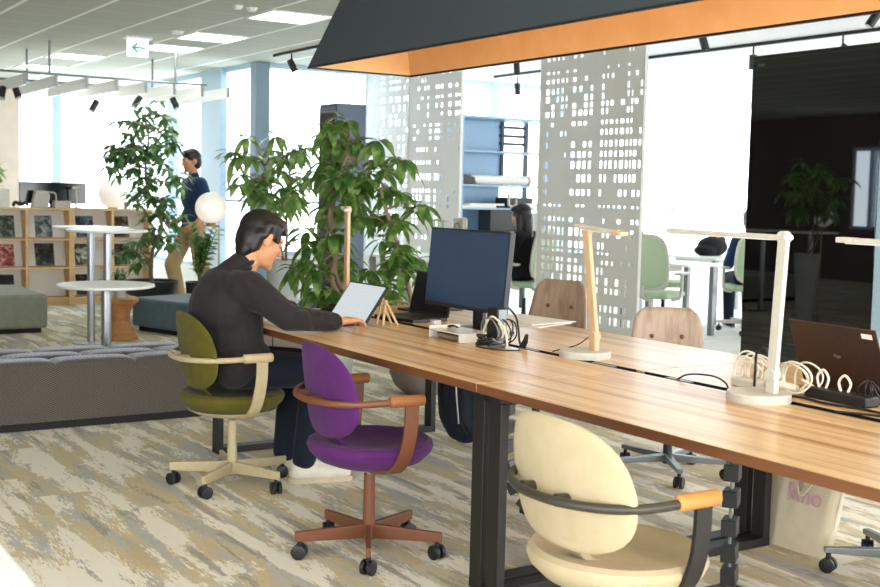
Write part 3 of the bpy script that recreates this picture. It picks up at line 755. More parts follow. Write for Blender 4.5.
globe_lamp('floor_lamp', (3.44, 8.74, 0), .122, 1.195, s2, 'floor lamp with a glowing white globe behind the seated man')
# dark tall cabinet
t = empty('tall_cabinet', (4.76, 9.08, 0), 'dark glossy tall cabinet behind the big leafy plants', 'cabinet')
MB().bx((-.14, -.16, .05), (.14, .16, 2.085)).build('body', M['cab_blue'], t, bevel=.004, smooth=False)
MB().bx((-.146, -.15, .08), (-.14, .15, 2.06)).build('door', M['blackglass'], t, smooth=False)
MB().bx((-.13, -.15, 0), (.13, .15, .05)).build('plinth', M['black'], t, smooth=False)
MB().cyl((-.165, -.12, .9), (-.165, -.12, 1.2), .008, n=10).build('handle', M['steel'], t)
# steel shelving with rolls
tsh = t = empty('steel_shelf', (7.85, 11.2, 0), 'blue grey steel shelving unit between the perforated screens', 'shelf')
for z in (.45, 1.2, 1.46, 1.84, 2.22): MB().bx((-.62, -.22, z-.022), (.60, .22, z)).build('shelf_board', M['shelf_blue'], t, bevel=.002, smooth=False)
for x in (-.6, .58):
    for y in (-.2, .2): MB().bx((x-.022, y-.022, 0), (x+.022, y+.022, 2.24)).build('upright', M['shelf_blue'] if x < 0 or y < 0 else M['navy_steel'], t, smooth=False)
MB().bx((-.6, .215, .9), (.22, .225, 2.2)).build('back_panel', M['shelf_blue'], t, smooth=False)
for z in (1.93, 2.02, 2.12): MB().bx((.2, .2, z), (.58, .215, z+.035)).build('cross_bar', M['navy_steel'], t, smooth=False)
MB().bx((.22, .19, 1.46), (.26, .22, 2.2)).build('cross_bar', M['navy_steel'], t, smooth=False)
t = empty('paper_roll', (7.85, 11.08, 1.46), 'long rolled white paper with yellow end on the shelf', 'paper roll')
MB().cyl((-.42, 0, .055), (.36, 0, .055), .053, n=24).build('roll', M['paper'], t)
MB().cyl((.355, 0, .055), (.40, 0, .055), .056, n=24).build('roll_end', M['lamp_wood'], t)
tag(MB().prism([(-.12, 0), (.12, 0), (.1, .08), (-.06, .11)], -.08, .08, Matrix.Rotation(PI/2, 4, 'X')).build('black_case', M['black'], loc=(7.36, 11.1, 1.46), bevel=.01), 'black case at the left end beside the paper roll', 'case')
tag(MB().box((0, 0, .06), (.36, .25, .12)).build('black_crate', M['black'], loc=(8.1, 11.15, 1.2), bevel=.01), 'black crate on the shelf below the paper roll', 'crate')
t = empty('white_clamp', (7.98, 11.02, 1.2), 'white U-shaped clamp on the shelf below the roll', 'clamp')
MB().tube(cr([(-.05, 0, .16), (-.05, 0, .04), (0, 0, .015), (.05, 0, .04), (.05, 0, .1)], 5), .016, 8).build('body', M['white_plastic'], t)
for i, (x, l, a) in enumerate(((7.5, .5, .05), (7.62, .46, -.06))):
    tag(MB().box((0, 0, .012+.012*i), (l, .12, .024)).build('paper_stack', M['paper'], loc=(x, 11.06, 1.2+.012*i), rot=a), ('white rolled sheets lying at the left of the lower shelf', 'white folded sheets lying over the left of the lower shelf')[i], 'papers')
tag(MB().box((0, 0, .03), (.3, .2, .05)).build('paper_stack', M['paper'], loc=(8.27, 11.06, 1.2)), 'white paper pile at the right end of the lower shelf', 'papers')
tag(MB().box((0, 0, .11), (.3, .24, .22)).build('storage_box', M['pot_grey'], loc=(8.2, 11.1, .93), bevel=.01), 'pale box low on the steel shelving beside the woman', 'box')
tag(MB().box((0, 0, .125), (.34, .24, .25)).build('storage_box', M['black'], loc=(7.82, 11.1, .93), bevel=.01), 'black box low on the steel shelving', 'box')
MB().bx((-.64, -.30, .905), (.62, .22, .93)).build('counter_board', M['white'], tsh, bevel=.002, smooth=False)
# white desk counter in front of the shelving
def office_desk(loc, size, rz, lab, m='white'):
    t = empty('office_desk', loc, lab, 'desk', rz)
    sx, sy = size
    MB().bx((-sx/2, -sy/2, .695), (sx/2, sy/2, .72)).build('desktop', M[m], t, bevel=.004, smooth=False)
    for x in (-1, 1):
        for y in (-1, 1): MB().bx((x*(sx/2-.06)-.025, y*(sy/2-.06)-.025, 0), (x*(sx/2-.06)+.025, y*(sy/2-.06)+.025, .695)).build('leg', M['alu'], t, smooth=False)
    MB().bx((-sx/2+.06, -.02, .62), (sx/2-.06, .02, .695)).build('rail', M['white_plastic'], t, smooth=False)
    return t
office_desk((6.2, 10.0, 0), (.7, 1.25), R(0), 'white desk hidden behind the big monitor, with lamp and device')
office_desk((10.15, 9.75, 0), (1.7, 1.3), R(0), 'white desk carrying the black bag in the bright room')
office_desk((8.28, 8.75, 0), (.55, .9), R(10), 'white desk beside the widest perforated screen')
t = empty('desk_device', (6.25, 9.47, .72), 'white device with round dial on the desk behind monitor', 'device')
MB().box((0, 0, .2), (.06, .18, .40)).build('body', M['white_plastic'], t, bevel=.015)
MB().tube([(-.034, .05*math.cos(a*PI/8), .30+.05*math.sin(a*PI/8)) for a in range(16)], .006, 6, closed=True).build('dial', M['alu'], t)
t = empty('white_lamp_bar', (6.2, 9.7, .72), 'white desk lamp bar crossing in front of the middle screen', 'lamp')
MB().cyl((0, 0, 0), (0, 0, .36), .012, n=12).build('stem', M['white_plastic'], t)
MB().box((-.02, .14, .365), (.05, .5, .02)).build('light_bar', M['white_plastic'], t, bevel=.006)
MB().lathe([(0, .015), (.08, .012), (.08, 0), (0, 0)]).build('base', M['white_plastic'], t)
t = empty('black_bag', (9.75, 9.6, .72), 'black bag lying on the far white desk', 'bag')
fuse(MB().ell((0, 0, .1), (.2, .14, .12)).ell((-.12, -.02, .06), (.14, .12, .07)).ell((.08, .02, .16), (.12, .1, .09)), 'body', M['black_cloth'], t, .012, 4)
MB().tube(cr([(0, -.06, .2), (.12, -.1, .26), (.26, -.08, .2), (.3, -.05, .05)], 6), .012, 8).build('strap', M['tan_pad'], t)
tag(MB().box((0, 0, .01), (.3, .22, .02)).build('paper_stack', M['paper'], loc=(10.1, 9.3, .72), rot=.3), 'white papers beside the black bag on the far desk', 'papers')
# ------------------------------------------------------------------ plants
def leaflet(mb, base, d, up, L, W, droop=.25, fold=.25):
    d = d.normalized(); side = d.cross(up)
    if side.length < 1e-3: side = d.cross(Vector((1, 0, 0)))
    side.normalize(); nrm = side.cross(d).normalized(); vs = []; n = 5
    for i in range(n+1):
        u = i/n; w = W*.5*max(.02, math.sin(PI*min(1, u*.94+.05)))**.65*(1-.12*u)
        c = base+d*L*u+Vector((0, 0, -droop*L*u*u))
        if i == n: w = W*.02
        vs += [c-side*w+nrm*w*fold, c, c+side*w+nrm*w*fold]
    fs = []
    for i in range(n):
        a = i*3; fs += [(a, a+1, a+4, a+3), (a+1, a+2, a+5, a+4)]
    mb.add(vs, fs)
def rosette(mb, rnd, c, n, L, W, droop, tilt=0., spread=1.):
    c = Vector(c); ph = rnd.uniform(0, 6.28)
    ax = Vector((rnd.uniform(-.4, .4), rnd.uniform(-.4, .4), 1)).normalized()
    q = Vector((0, 0, 1)).rotation_difference(ax)
    for i in range(n):
        a = ph+2*PI*i/n+rnd.uniform(-.25, .25); el = tilt+rnd.uniform(-.7, .35)
        d = q @ Vector((math.cos(a)*math.cos(el), math.sin(a)*math.cos(el), math.sin(el)))
        leaflet(mb, c+d*.02, d, Vector((0, 0, 1)), L*rnd.uniform(.75, 1.1), W*rnd.uniform(.85, 1.1), droop*rnd.uniform(.7, 1.4))
def schefflera(t, centres, trunks, seed, L, W, m, per=3, jit=.09, leaves=8, droop=.55, origin=(0, 0, 0), rad=(.021, .011)):
    rnd = random.Random(seed); o = Vector(origin); fol = MB(); st = MB(); brs = []
    for tr in trunks:
        P = cr([Vector(p)-o for p in tr], 6); brs.append(P)
        st.tube(P, [rad[0]+(rad[1]-rad[0])*i/(len(P)-1) for i in range(len(P))], 10)
    allp = [p for b in brs for p in b]
    for c in centres:
        c = Vector(c)-o
        near = min(allp, key=lambda p: (p-c).length+ (0.3 if p.z > c.z else 0))
        for k in range(per):
            cc = c+Vector((rnd.gauss(0, jit), rnd.gauss(0, jit), rnd.gauss(0, jit*.7)))
            mid = (near+cc)/2+Vector((0, 0, .03))
            st.tube([near, mid, cc], [.006, .004, .003], 6)
            rosette(fol, rnd, cc, leaves, L, W, droop)
    st.build('stem', M['bark'], t); fol.build('foliage', M[m], t)
def plant(name, loc, lab):
    return empty(name, loc, lab, 'plant')
# big umbrella plant with braided stems, in a pale tall pot
c1 = [(3.76,7.05,1.78),(3.71,7.19,1.66),(3.84,6.87,1.69),(3.57,7.15,1.55),(3.62,6.87,1.52),(3.68,7.18,1.35),(3.96,7.14,1.53),(3.76,7.12,1.29),(3.58,7.1,1.19),(3.49,7.02,.96),(3.63,7.15,.78),(3.8,7.17,.88),(3.57,6.86,1.06),(3.97,6.89,1.56),(3.68,6.76,1.39),(3.56,7.26,.84),(3.61,7.03,.63)]
o1 = (3.74, 7.2, 0); tr1 = [(3.74,7.2,.42),(3.74,7.05,.6),(3.65,7.04,.8),(3.65,7.04,.99),(3.63,7.07,1.19),(3.67,7.07,1.39),(3.72,7.05,1.56),(3.75,7.05,1.72)]
tr1b = [(3.76,7.19,.42),(3.72,7.0,.55),(3.62,7.02,.75),(3.67,7.06,.95),(3.61,7.05,1.15),(3.66,7.09,1.35),(3.70,7.08,1.50)]
t = plant('umbrella_plant', o1, 'tallest umbrella plant with braided stems behind the tablet')
schefflera(t, c1, [tr1, tr1b], 5, .165, .072, 'leaf', 2, .07, 8, .6, o1)
pt = MB().lathe([(0, 0), (.11, 0), (.15, .4), (.155, .45), (.145, .45), (.135, .42), (0, .42)], n=36).build('pot', M['pot_grey'], t)
MB().lathe([(0, .425), (.135, .422)], n=30).build('soil', M['soil'], pt)
# second umbrella plant in the taupe bowl
o2 = (4.16, 6.72, 0); c2 = [(3.75,6.65,1.36),(3.9,6.69,1.43),(3.85,6.47,1.3),(3.86,6.75,1.2),(3.65,6.57,1.12),(3.94,6.63,1.16),(3.94,6.5,1.05),(3.73,6.39,1.02),(3.85,6.79,.93),(3.95,6.6,.88),(3.91,6.38,.83),(3.9,6.67,.74),(3.92,6.48,.69),(3.67,6.53,.82),(3.71,6.37,.64)]
tr2 = [(4.14,6.72,.22),(4.05,6.6,.42),(3.95,6.52,.62),(3.9,6.53,.8),(3.87,6.56,.95),(3.83,6.59,1.11),(3.79,6.63,1.26),(3.77,6.65,1.36)]
t = plant('umbrella_plant', o2, 'umbrella plant in a taupe bowl planter beside the monitor')
schefflera(t, c2, [tr2], 9, .14, .058, 'leaf', 2, .07, 8, .5, o2)
pt = MB().lathe([(0, 0), (.12, 0), (.19, .06), (.225, .14), (.22, .22), (.20, .245), (.19, .24), (.19, .2), (0, .2)], n=44).build('bowl_planter', M['pot_taupe'], t)
MB().lathe([(0, .21), (.188, .205)], n=30).build('soil', M['soil'], pt)
# tall light plant in a grey tapered pot by the window
o3 = (3.95, 8.5, 0); c3 = [(3.69,8.62,1.57),(3.85,8.65,1.67),(3.9,8.37,1.62),(4.08,8.49,1.55),(3.6,8.54,1.42),(3.85,8.74,1.44),(3.9,8.47,1.38),(3.95,8.25,1.35),(4.14,8.44,1.49),(3.77,8.66,1.3),(3.82,8.38,1.25),(4.03,8.55,1.23),(3.74,8.35,1.57)]
tr3 = [(3.95,8.5,.78),(3.90,8.44,.9),(3.88,8.44,1.04),(3.86,8.48,1.23),(3.82,8.52,1.42),(3.79,8.56,1.58)]; tr3b = [(3.97,8.5,.78),(3.95,8.44,1.0),(3.95,8.45,1.2),(3.98,8.45,1.4),(3.93,8.42,1.6)]
t = plant('umbrella_plant', o3, 'light green umbrella plant in grey tapered pot by the window')
schefflera(t, c3, [tr3, tr3b], 11, .15, .062, 'leaf_light', 3, .08, 7, .45, o3, (.012, .007))
pt = MB().lathe([(0, 0), (.085, 0), (.135, .78), (.138, .80), (.125, .80), (.12, .76), (0, .76)], n=36).build('pot', M['pot_grey'], t)
MB().lathe([(0, .77), (.118, .765)], n=30).build('soil', M['soil'], pt)
# leafy fig tree
k4 = 1.07; o4 = (3.78*k4-.07, 10.95*k4, 0); c4 = [(3.72,11.03,2.07),(3.88,11.05,2.04),(3.61,10.97,1.93),(3.83,11.18,1.9),(3.92,10.89,1.89),(3.59,11.2,1.74),(3.63,10.81,1.71),(3.84,10.92,1.75),(4.01,10.99,1.71),(3.62,11.05,1.58),(3.78,11.06,1.56),(3.85,10.78,1.56),(3.57,11.2,1.55),(3.67,11,1.41),(3.9,11.09,1.42),(3.95,10.82,1.44),(3.71,10.84,1.27),(3.88,10.85,1.23),(3.81,10.99,1.08),(3.97,10.89,1.09),(3.81,10.86,.93),(3.86,10.7,.86),(3.57,10.99,.75),(3.68,11.03,.67),(3.66,10.83,.85),(3.55,11.22,1.69),(3.66,11.11,1.27),(3.47,11.14,1.6)]
tr4 = [(3.78,10.95,.42),(3.75,10.87,.61),(3.78,10.87,.8),(3.84,10.84,.96),(3.82,10.87,1.13),(3.74,10.94,1.32),(3.73,10.97,1.56),(3.76,10.98,1.79),(3.74,11.01,2.0)]
t = plant('fig_tree', o4, 'tall slender fig tree in a black bowl in front of standing man')
s4 = lambda P: [(x*k4-.07, y*k4, 1.345+(z-1.345)*k4) for x, y, z in P]
schefflera(t, s4(c4), [s4(tr4)], 21, .12, .06, 'leaf_tree', 5, .07, 6, .35, o4, (.022, .008))
MB().lathe([(0, .25), (.22, .25), (.26, .3), (.275, .40), (.26, .40), (.25, .37), (0, .37)], n=40).build('planter', M['pot_black'], t)
MB().lathe([(0, 0), (.16, 0), (.16, .25), (0, .25)], n=30).build('planter_foot', M['pot_black'], t)
# zz plant
o5 = (4.02, 10.40, 0); rnd = random.Random(4)
t = plant('zz_plant', (4.36, 11.4, 0), 'small dense glossy plant under the globe of the floor lamp')
fol = MB(); st = MB()
for i in range(14):
    a = rnd.uniform(0, 6.28); sp = rnd.uniform(.06, .2); top = Vector((math.cos(a)*sp, math.sin(a)*sp, rnd.uniform(.72, .98))); P = cr([(0, 0, .38), top*.5+Vector((0, 0, .22)), top], 5)
    st.tube(P, .006, 6)
    for j in range(2, len(P)):
        for s in (-1, 1):
            d = (P[j]-P[j-1]).normalized(); sd = d.cross(Vector((math.sin(a), -math.cos(a), .3))).normalized()
            leaflet(fol, P[j], (d*.5+sd*s), Vector((0, 0, 1)), .10, .055, .15)
st.build('stem', M['leaf'], t); fol.build('foliage', M['leaf'], t)
MB().lathe([(0, 0), (.1, 0), (.13, .36), (.135, .40), (.12, .40), (.11, .37), (0, .37)], n=30).build('pot', M['pot_black'], t)
# small plant on the stool
t = empty('potted_plant', (3.19, 10.25, .368), 'small dark plant in a pale pot on the oak stool', 'plant')
MB().lathe([(0, 0), (.05, 0), (.065, .10), (.067, .11), (.058, .11), (.055, .095), (0, .095)], n=26).build('pot', M['pot_grey'], t)
fol = MB()
for i in range(9): rosette(fol, rnd, (rnd.gauss(0, .03), rnd.gauss(0, .03), .12+.012*i), 4, .09, .022, .2, .6)
fol.build('foliage', M['leaf'], t)
# sprig at the far left edge
t = empty('potted_plant', (2.83, 13.6, 1.09), 'yellow green plant at the left edge on the shelf top', 'plant')
MB().lathe([(0, 0), (.05, 0), (.06, .10), (.05, .10), (0, .09)], n=26).build('pot', M['pot_grey'], t)
fol = MB()
for i in range(14): rosette(fol, rnd, (rnd.gauss(0, .05), rnd.gauss(0, .05), .22+.018*i), 4, .1, .04, .3, .4)
fol.build('foliage', M['leaf_light'], t); MB().cyl((0, 0, .09), (0, 0, .45), .008, n=8).build('stem', M['bark'], t)
# ------------------------------------------------------------------ people
def frame(F, U):
    F = F.normalized(); L = U.cross(F).normalized(); U = F.cross(L).normalized()
    return Matrix((F, L, U)).transposed()      # columns: forward, left, up
def head_shapes(mb, C, m, s=1.):
    """skull, jaw, nose, brow, lips, ears; C = skull centre"""
    def P(x, y, z): return C + m @ Vector((x*s, y*s, z*s))
    def E(x, y, z, a, b, c): mb.ell(P(x, y, z), (a*s, b*s, c*s), m)
    E(-.012, 0, .018, .097, .077, .100); E(.028, 0, -.035, .066, .064, .078)
    E(.045, 0, -.085, .042, .045, .034); mb.cap(P(.074, 0, -.098), P(.07, 0, -.092), .021*s)
    mb.cap(P(.090, 0, .006), P(.108, 0, -.028), .0095*s, .013*s); E(.096, 0, -.034, .014, .018, .010)
    mb.cap(P(.077, -.034, .022), P(.077, .034, .022), .014*s)
    E(.083, 0, -.058, .012, .024, .0065); E(.082, 0, -.068, .012, .021, .0075)
    for y in (-1, 1):
        E(.058, y*.038, -.026, .03, .024, .026)
        E(-.008, y*.078, -.008, .022, .010, .033); E(-.002, y*.083, .010, .012, .007, .015)
def hand_shapes(mb, W, K, nrm, side, bends, spread=.022, fl=(.072, .08, .074, .058), thumb=None, r=.0082):
    """W wrist, K knuckle centre, nrm back-of-hand normal; side +1 = index finger lies towards +cross(nrm, dir)"""
    W, K = Vector(W), Vector(K); d = (K-W).normalized(); n = Vector(nrm); n = (n-d*n.dot(d)).normalized(); lat = n.cross(d).normalized()*side
    mb.cap(W-d*.01, W+d*.02, .024, .023)
    for i in range(4):
        off = (1.5-i)*spread*.88; kn = K+lat*off-d*(.0, .0, .004, .012)[i]
        mb.cap(W+d*.012+lat*off*.45, kn, .0155, .0115)
        p = kn; ang = 0.; L = fl[i]
        for j, (f, b) in enumerate(zip((.46, .31, .25), bends)):
            ang += R(b); q = (d*math.cos(ang)-n*math.sin(ang)); q = (q+lat*(1.5-i)*.07).normalized(); e = p+q*L*f
            mb.cap(p, e, r*(1.08-.1*j), r*(1.0-.1*j), 10); p = e
    b0 = W+d*.018+lat*.02; t1 = b0+(d*.55+lat*.75-n*.25).normalized()*.04; t2 = t1+(d*.85+lat*.35-n*.35).normalized()*.034; t3 = t2+(d*.95-n*.35+lat*.05).normalized()*.026
    mb.cap(b0, t1, .0165, .0125); mb.cap(t1, t2, .0112, .0098, 10); mb.cap(t2, t3, .0096, .0082, 10)
def eyes(root, C, m, s=1.):
    for y in (-1, 1):
        MB().ell(C + m @ Vector((.080*s, y*.031*s, .004*s)), (.011*s, .013*s, .008*s), m, 14, 8).build('eye', M['white_plastic'], root)
        MB().ell(C + m @ Vector((.0885*s, y*.031*s, .004*s)), (.004*s, .006*s, .006*s), m, 12, 8).build('iris', M['black'], root)
# ---- the man at the table
t = empty('person', (2.03, 5.0, 0), 'person in dark jacket seated on the green chair, typing at a tablet', 'person')
O = Vector((2.03, 5.0, 0))
def V(x, y, z): return Vector((x, y, z))-O
C = V(2.214, 5.0, 1.118); mh = frame(Vector((.90, .04, -.40)), Vector((.40, .1, .9)))
sk = MB(); head_shapes(sk, C, mh, 1.02)
sk.cap(V(2.12, 5.0, .96), C + mh @ Vector((-.03, 0, -.06)), .058, .052)
sk.ell(V(2.03, 5, .82), (.10, .16, .16)).ell(V(2.035, 5, .66), (.09, .13, .12)).ell(V(2.0, 5, .555), (.11, .16, .08)).cap(V(2.08, 4.86, .92), V(2.08, 5.14, .92), .055)
def limb(mb, pts, rs):
    for a, b, r0, r1 in zip(pts, pts[1:], rs, rs[1:]): mb.cap(a, b, r0, r1)
RA = [V(2.085, 4.835, .915), V(2.205, 4.69, .79), V(2.415, 4.668, .766)]; LA = [V(2.085, 5.165, .915), V(2.29, 5.29, .79), V(2.47, 5.232, .768)]
limb(sk, RA, (.05, .04, .028)); limb(sk, LA, (.05, .04, .028))
RL = [V(2.03, 4.905, .545), V(2.45, 4.88, .515), V(2.375, 4.86, .11)]; LL = [V(2.03, 5.095, .545), V(2.45, 5.12, .515), V(2.37, 5.06, .11)]
limb(sk, RL, (.075, .055, .035)); limb(sk, LL, (.075, .055, .035))
sk.cap(V(2.37, 4.865, .06), V(2.54, 4.825, .035), .03, .025); sk.cap(V(2.37, 5.07, .06), V(2.53, 5.09, .035), .03, .025)
hand_shapes(sk, V(2.44, 4.672, .766), V(2.54, 4.713, .768), (0.05, 0, 1), 1, (12, 22, 14), .025, (.08, .088, .082, .064), None, .0095)
hand_shapes(sk, V(2.48, 5.228, .768), V(2.565, 5.195, .764), (0.05, 0, 1), -1, (14, 30, 22))
fuse(sk, 'body', M['skin'], t, .0048, 4)
eyes(t, C, mh, 1.02)
# hair
h = MB()
def HP(x, y, z): return C + mh @ Vector((x, y, z))
h.ell(HP(-.022, 0, .038), (.104, .088, .098), mh).ell(HP(-.055, 0, -.005), (.068, .082, .10), mh).ell(HP(-.065, 0, -.06), (.042, .058, .06), mh)
h.ell(HP(.02, 0, .085), (.075, .078, .045), mh)
for i in range(9):
    y = -.068+.017*i; h.cap(HP(.045, y*.9, .095), HP(.097-abs(y)*.35, y*1.02, .062-abs(y)*.2), .018, .007)
for s in (-1, 1):
    h.cap(HP(.03, s*.074, .06), HP(.045, s*.077, .0), .02, .009); h.cap(HP(.0, s*.078, .06), HP(.018, s*.083, .005), .022, .008); h.cap(HP(-.03, s*.078, .05), HP(-.03, s*.083, -.0), .025, .014); h.cap(HP(-.05, s*.07, .0), HP(-.052, s*.06, -.07), .028, .016)
rnd = random.Random(2)
for i in range(0):
    a = rnd.uniform(0, 6.28); e = rnd.uniform(.25, 1.2); d = Vector((math.cos(a)*math.cos(e)*.098-.022, math.sin(a)*math.cos(e)*.085, math.sin(e)*.098+.036))
    h.cap(HP(*d), HP(d.x*1.02+.022*math.cos(a), d.y*1.04, d.z-.022), .012, .006)
fuse(h, 'hair', M['hair'], t, .005, 9)
# glasses
g = MB()
for y in (-1, 1):
    ring = [HP(.105, y*.033+.024*math.cos(a*PI/10), .002+.019*math.sin(a*PI/10)) for a in range(20)]
    g.tube(ring, .0018, 6, closed=True); g.tube([HP(.103, y*.057, .006), HP(.07, y*.078, .008), HP(-.01, y*.086, .008)], .0018, 6)
g.tube([HP(.107, -.009, .006), HP(.11, 0, .008), HP(.107, .009, .006)], .0018, 6)
g.build('glasses', M['black_metal'], t)
# jacket
j = MB()
j.ell(V(2.065, 5, .56), (.165, .205, .095)).ell(V(2.10, 5, .565), (.15, .2, .085)).ell(V(2.035, 5, .67), (.14, .185, .16)).ell(V(2.02, 5, .80), (.14, .195, .17)).cap(V(2.06, 4.86, .905), V(2.06, 5.14, .905), .082)
j.ell(V(2.03, 5, .90), (.11, .16, .09)); j.cap(V(2.05, 5, .93), V(2.115, 5, 1.0), .085, .066)
limb(j, RA, (.076, .060, .043)); limb(j, LA, (.076, .060, .043))
j.cap(V(2.07, 4.85, .90), V(2.12, 4.80, .87), .08, .07); j.cap(V(2.07, 5.15, .90), V(2.14, 5.21, .87), .08, .07)
j.cap(V(2.03, 4.87, .56), V(2.13, 4.875, .60), .10, .075); j.cap(V(2.03, 5.13, .56), V(2.13, 5.125, .60), .10, .075); j.cap(V(2.09, 4.90, .62), V(2.08, 4.92, .78), .09, .10)
# creases: small folds across the back and the sleeves
rnd = random.Random(7)
for i in range(0):
    z = rnd.uniform(.6, .9); y = rnd.uniform(4.87, 5.1); l = rnd.uniform(.05, .13)
    x = 2.015-.135*math.sqrt(max(.05, 1-((y-5)/.2)**2))*(1-.35*abs(z-.78))
    j.cap(V(x+.012, y, z), V(x+.02, y+l*.9, z+rnd.uniform(-.05, .02)), .017, .009)
for k in range(8):
    u = .15+.1*k; p = RA[0].lerp(RA[1], u) if u < .7 else RA[1].lerp(RA[2], (u-.6)); j.cap(p+Vector((0, -.05, .02)), p+Vector((.03, -.04, -.04)), .022, .014)
for k in range(5):
    p = RA[1].lerp(RA[2], .15+.17*k); j.cap(p+Vector((-.01, -.03, .028)), p+Vector((.015, -.036, -.02)), .017, .012)
jk = fuse(j, 'jacket', M['jacket'], t, .006, 5)
for k in range(3): MB().ell(RA[1].lerp(RA[2], .80+.06*k)+Vector((0, -.044, -.004)), (.006, .004, .006), nu=10, nv=6).build('cuff_button', M['black'], jk)
MB().tube([V(2.115+.05*math.cos(a), 5+.066*math.sin(a), 1.005+.022*math.cos(a)) for a in [i*2*PI/28 for i in range(28)]], .012, 8, closed=True).build('collar', M['jacket'], jk)
MB().tube([V(2.13+.05*math.cos(a), 5+.058*math.sin(a), 1.006+.02*math.cos(a)) for a in [i*2*PI/28 for i in range(28)]], .010, 8, closed=True).build('shirt_collar', M['white_plastic'], t)
p = MB(); limb(p, RL, (.098, .078, .056)); limb(p, LL, (.098, .078, .056)); p.ell(V(2.0, 5, .55), (.13, .18, .085))
for k in range(5): q = RL[1].lerp(RL[2], .1+.2*k); p.cap(q+Vector((.03, -.03, .02)), q+Vector((.05, .03, -.03)), .045-.005*k, .03)
fuse(p, 'trousers', M['navy_dark'], t, .007, 6)
for ax, ay, ex, ey in ((2.35, 4.868, 2.56, 4.818), (2.345, 5.065, 2.545, 5.092)):
    a, b = V(ax, ay, 0), V(ex, ey, 0); up = Vector((0, 0, 1)); d = (b-a).normalized()
    s = MB(); s.cap(a+up*.052, a+up*.085+d*.03, .043, .042); s.cap(a+up*.05, a.lerp(b, .5)+up*.052, .044, .046); s.cap(a.lerp(b, .5)+up*.05, b+up*.04, .046, .035); s.cap(a.lerp(b, .3)+up*.08, a.lerp(b, .7)+up*.055, .034, .03)
    so = fuse(s, 'shoe', M['shoe_white'], t, .005, 4)
    sl = MB(); lat = up.cross(d); n = 14
    out = [a-d*.048*math.sin(i*PI/n)+lat*.041*math.cos(i*PI/n) for i in range(n+1)]+[b+d*.042*math.sin(i*PI/n)-lat*.037*math.cos(i*PI/n) for i in range(n+1)]
    m0 = len(out); sl.add([q+up*.001 for q in out]+[q+up*.026 for q in out], [tuple(range(m0))[::-1], tuple(range(m0, 2*m0))]+[(i, (i+1) % m0, m0+(i+1) % m0, m0+i) for i in range(m0)])
    sl.build('sole', M['shoe_sole'], so)
    lc = MB()
    for k in range(4):
        q = a.lerp(b, .38+.1*k)+up*(.109-.009*k); lc.tube(cr([q-lat*.026-up*.012, q+up*.003, q+lat*.026-up*.012], 4), .0035, 6)
    lc.build('laces', M['paper'], so)
# ---- the standing man behind the tree
O = Vector((4.60, 12.20, 0)); V = lambda x, y, z: Vector((x, y, z))
t = empty('person', O, 'person in navy polo and khaki trousers walking behind the fig tree', 'person', R(180))
C = V(.03, .0, 1.635); mh = frame(Vector((1, .15, -.12)), Vector((.1, 0, 1)))
sk = MB(); head_shapes(sk, C, mh); sk.cap(V(-.01, 0, 1.42), C+Vector((-.02, 0, -.07)), .056, .05)
sk.ell(V(0, 0, 1.25), (.10, .16, .2)).ell(V(0, 0, 1.0), (.1, .14, .12))
RA = [V(-.01, -.18, 1.39), V(-.06, -.22, 1.12), V(.13, -.16, .97)]; LA = [V(-.01, .18, 1.39), V(-.1, .22, 1.13), V(.06, .2, .95)]
limb(sk, RA, (.05, .042, .03)); limb(sk, LA, (.05, .042, .03))
hand_shapes(sk, RA[2], RA[2]+Vector((.085, .02, -.03)), (0, -1, 0), 1, (15, 25, 20)); hand_shapes(sk, LA[2], LA[2]+Vector((.08, -.01, -.04)), (0, 1, 0), -1, (15, 25, 20))
RL = [V(0, -.09, .93), V(.20, -.09, .52), V(.10, -.09, .1)]; LL = [V(0, .09, .93), V(-.06, .09, .5), V(-.30, .09, .14)]
limb(sk, RL, (.08, .06, .04)); limb(sk, LL, (.08, .06, .04)); sk.cap(V(.1, -.09, .05), V(.28, -.09, .04), .035, .03); sk.cap(V(-.3, .09, .08), V(-.14, .09, .03), .035, .03)
fuse(sk, 'body', M['skin'], t, .006, 4); eyes(t, C, mh)
h = MB(); h.ell(C + mh @ Vector((-.022, 0, .04)), (.104, .088, .095), mh).ell(C + mh @ Vector((-.05, 0, -.01)), (.07, .083, .095), mh).ell(C + mh @ Vector((.03, 0, .085)), (.07, .078, .04), mh)
fuse(h, 'hair', M['hair'], t, .006, 3)
j = MB(); j.ell(V(0, 0, 1.26), (.13, .185, .2)).ell(V(.0, 0, 1.03), (.13, .17, .14)).cap(V(-.005, -.15, 1.39), V(-.005, .15, 1.39), .075).ell(V(0, 0, .93), (.13, .17, .08)); j.cap(V(-.01, 0, 1.40), V(-.005, 0, 1.48), .085, .062)
limb(j, [RA[0], RA[0].lerp(RA[1], .75)], (.078, .066)); limb(j, [LA[0], LA[0].lerp(LA[1], .75)], (.078, .066)); fuse(j, 'polo_shirt', M['navy'], t, .008, 5)
p = MB(); limb(p, RL, (.10, .085, .07)); limb(p, LL, (.10, .085, .07)); p.ell(V(0, 0, .93), (.125, .165, .09)); fuse(p, 'trousers', M['khaki'], t, .008, 5)
for a, b in ((V(.07, -.09, .05), V(.27, -.09, .04)), (V(-.32, .09, .08), V(-.14, .09, .04))):
    s = MB(); s.cap(a, b, .042, .036); s.cap(a+Vector((.03, 0, .04)), a.lerp(b, .6)+Vector((0, 0, .015)), .036, .03); fuse(s, 'shoe', M['black'], t, .007, 3)
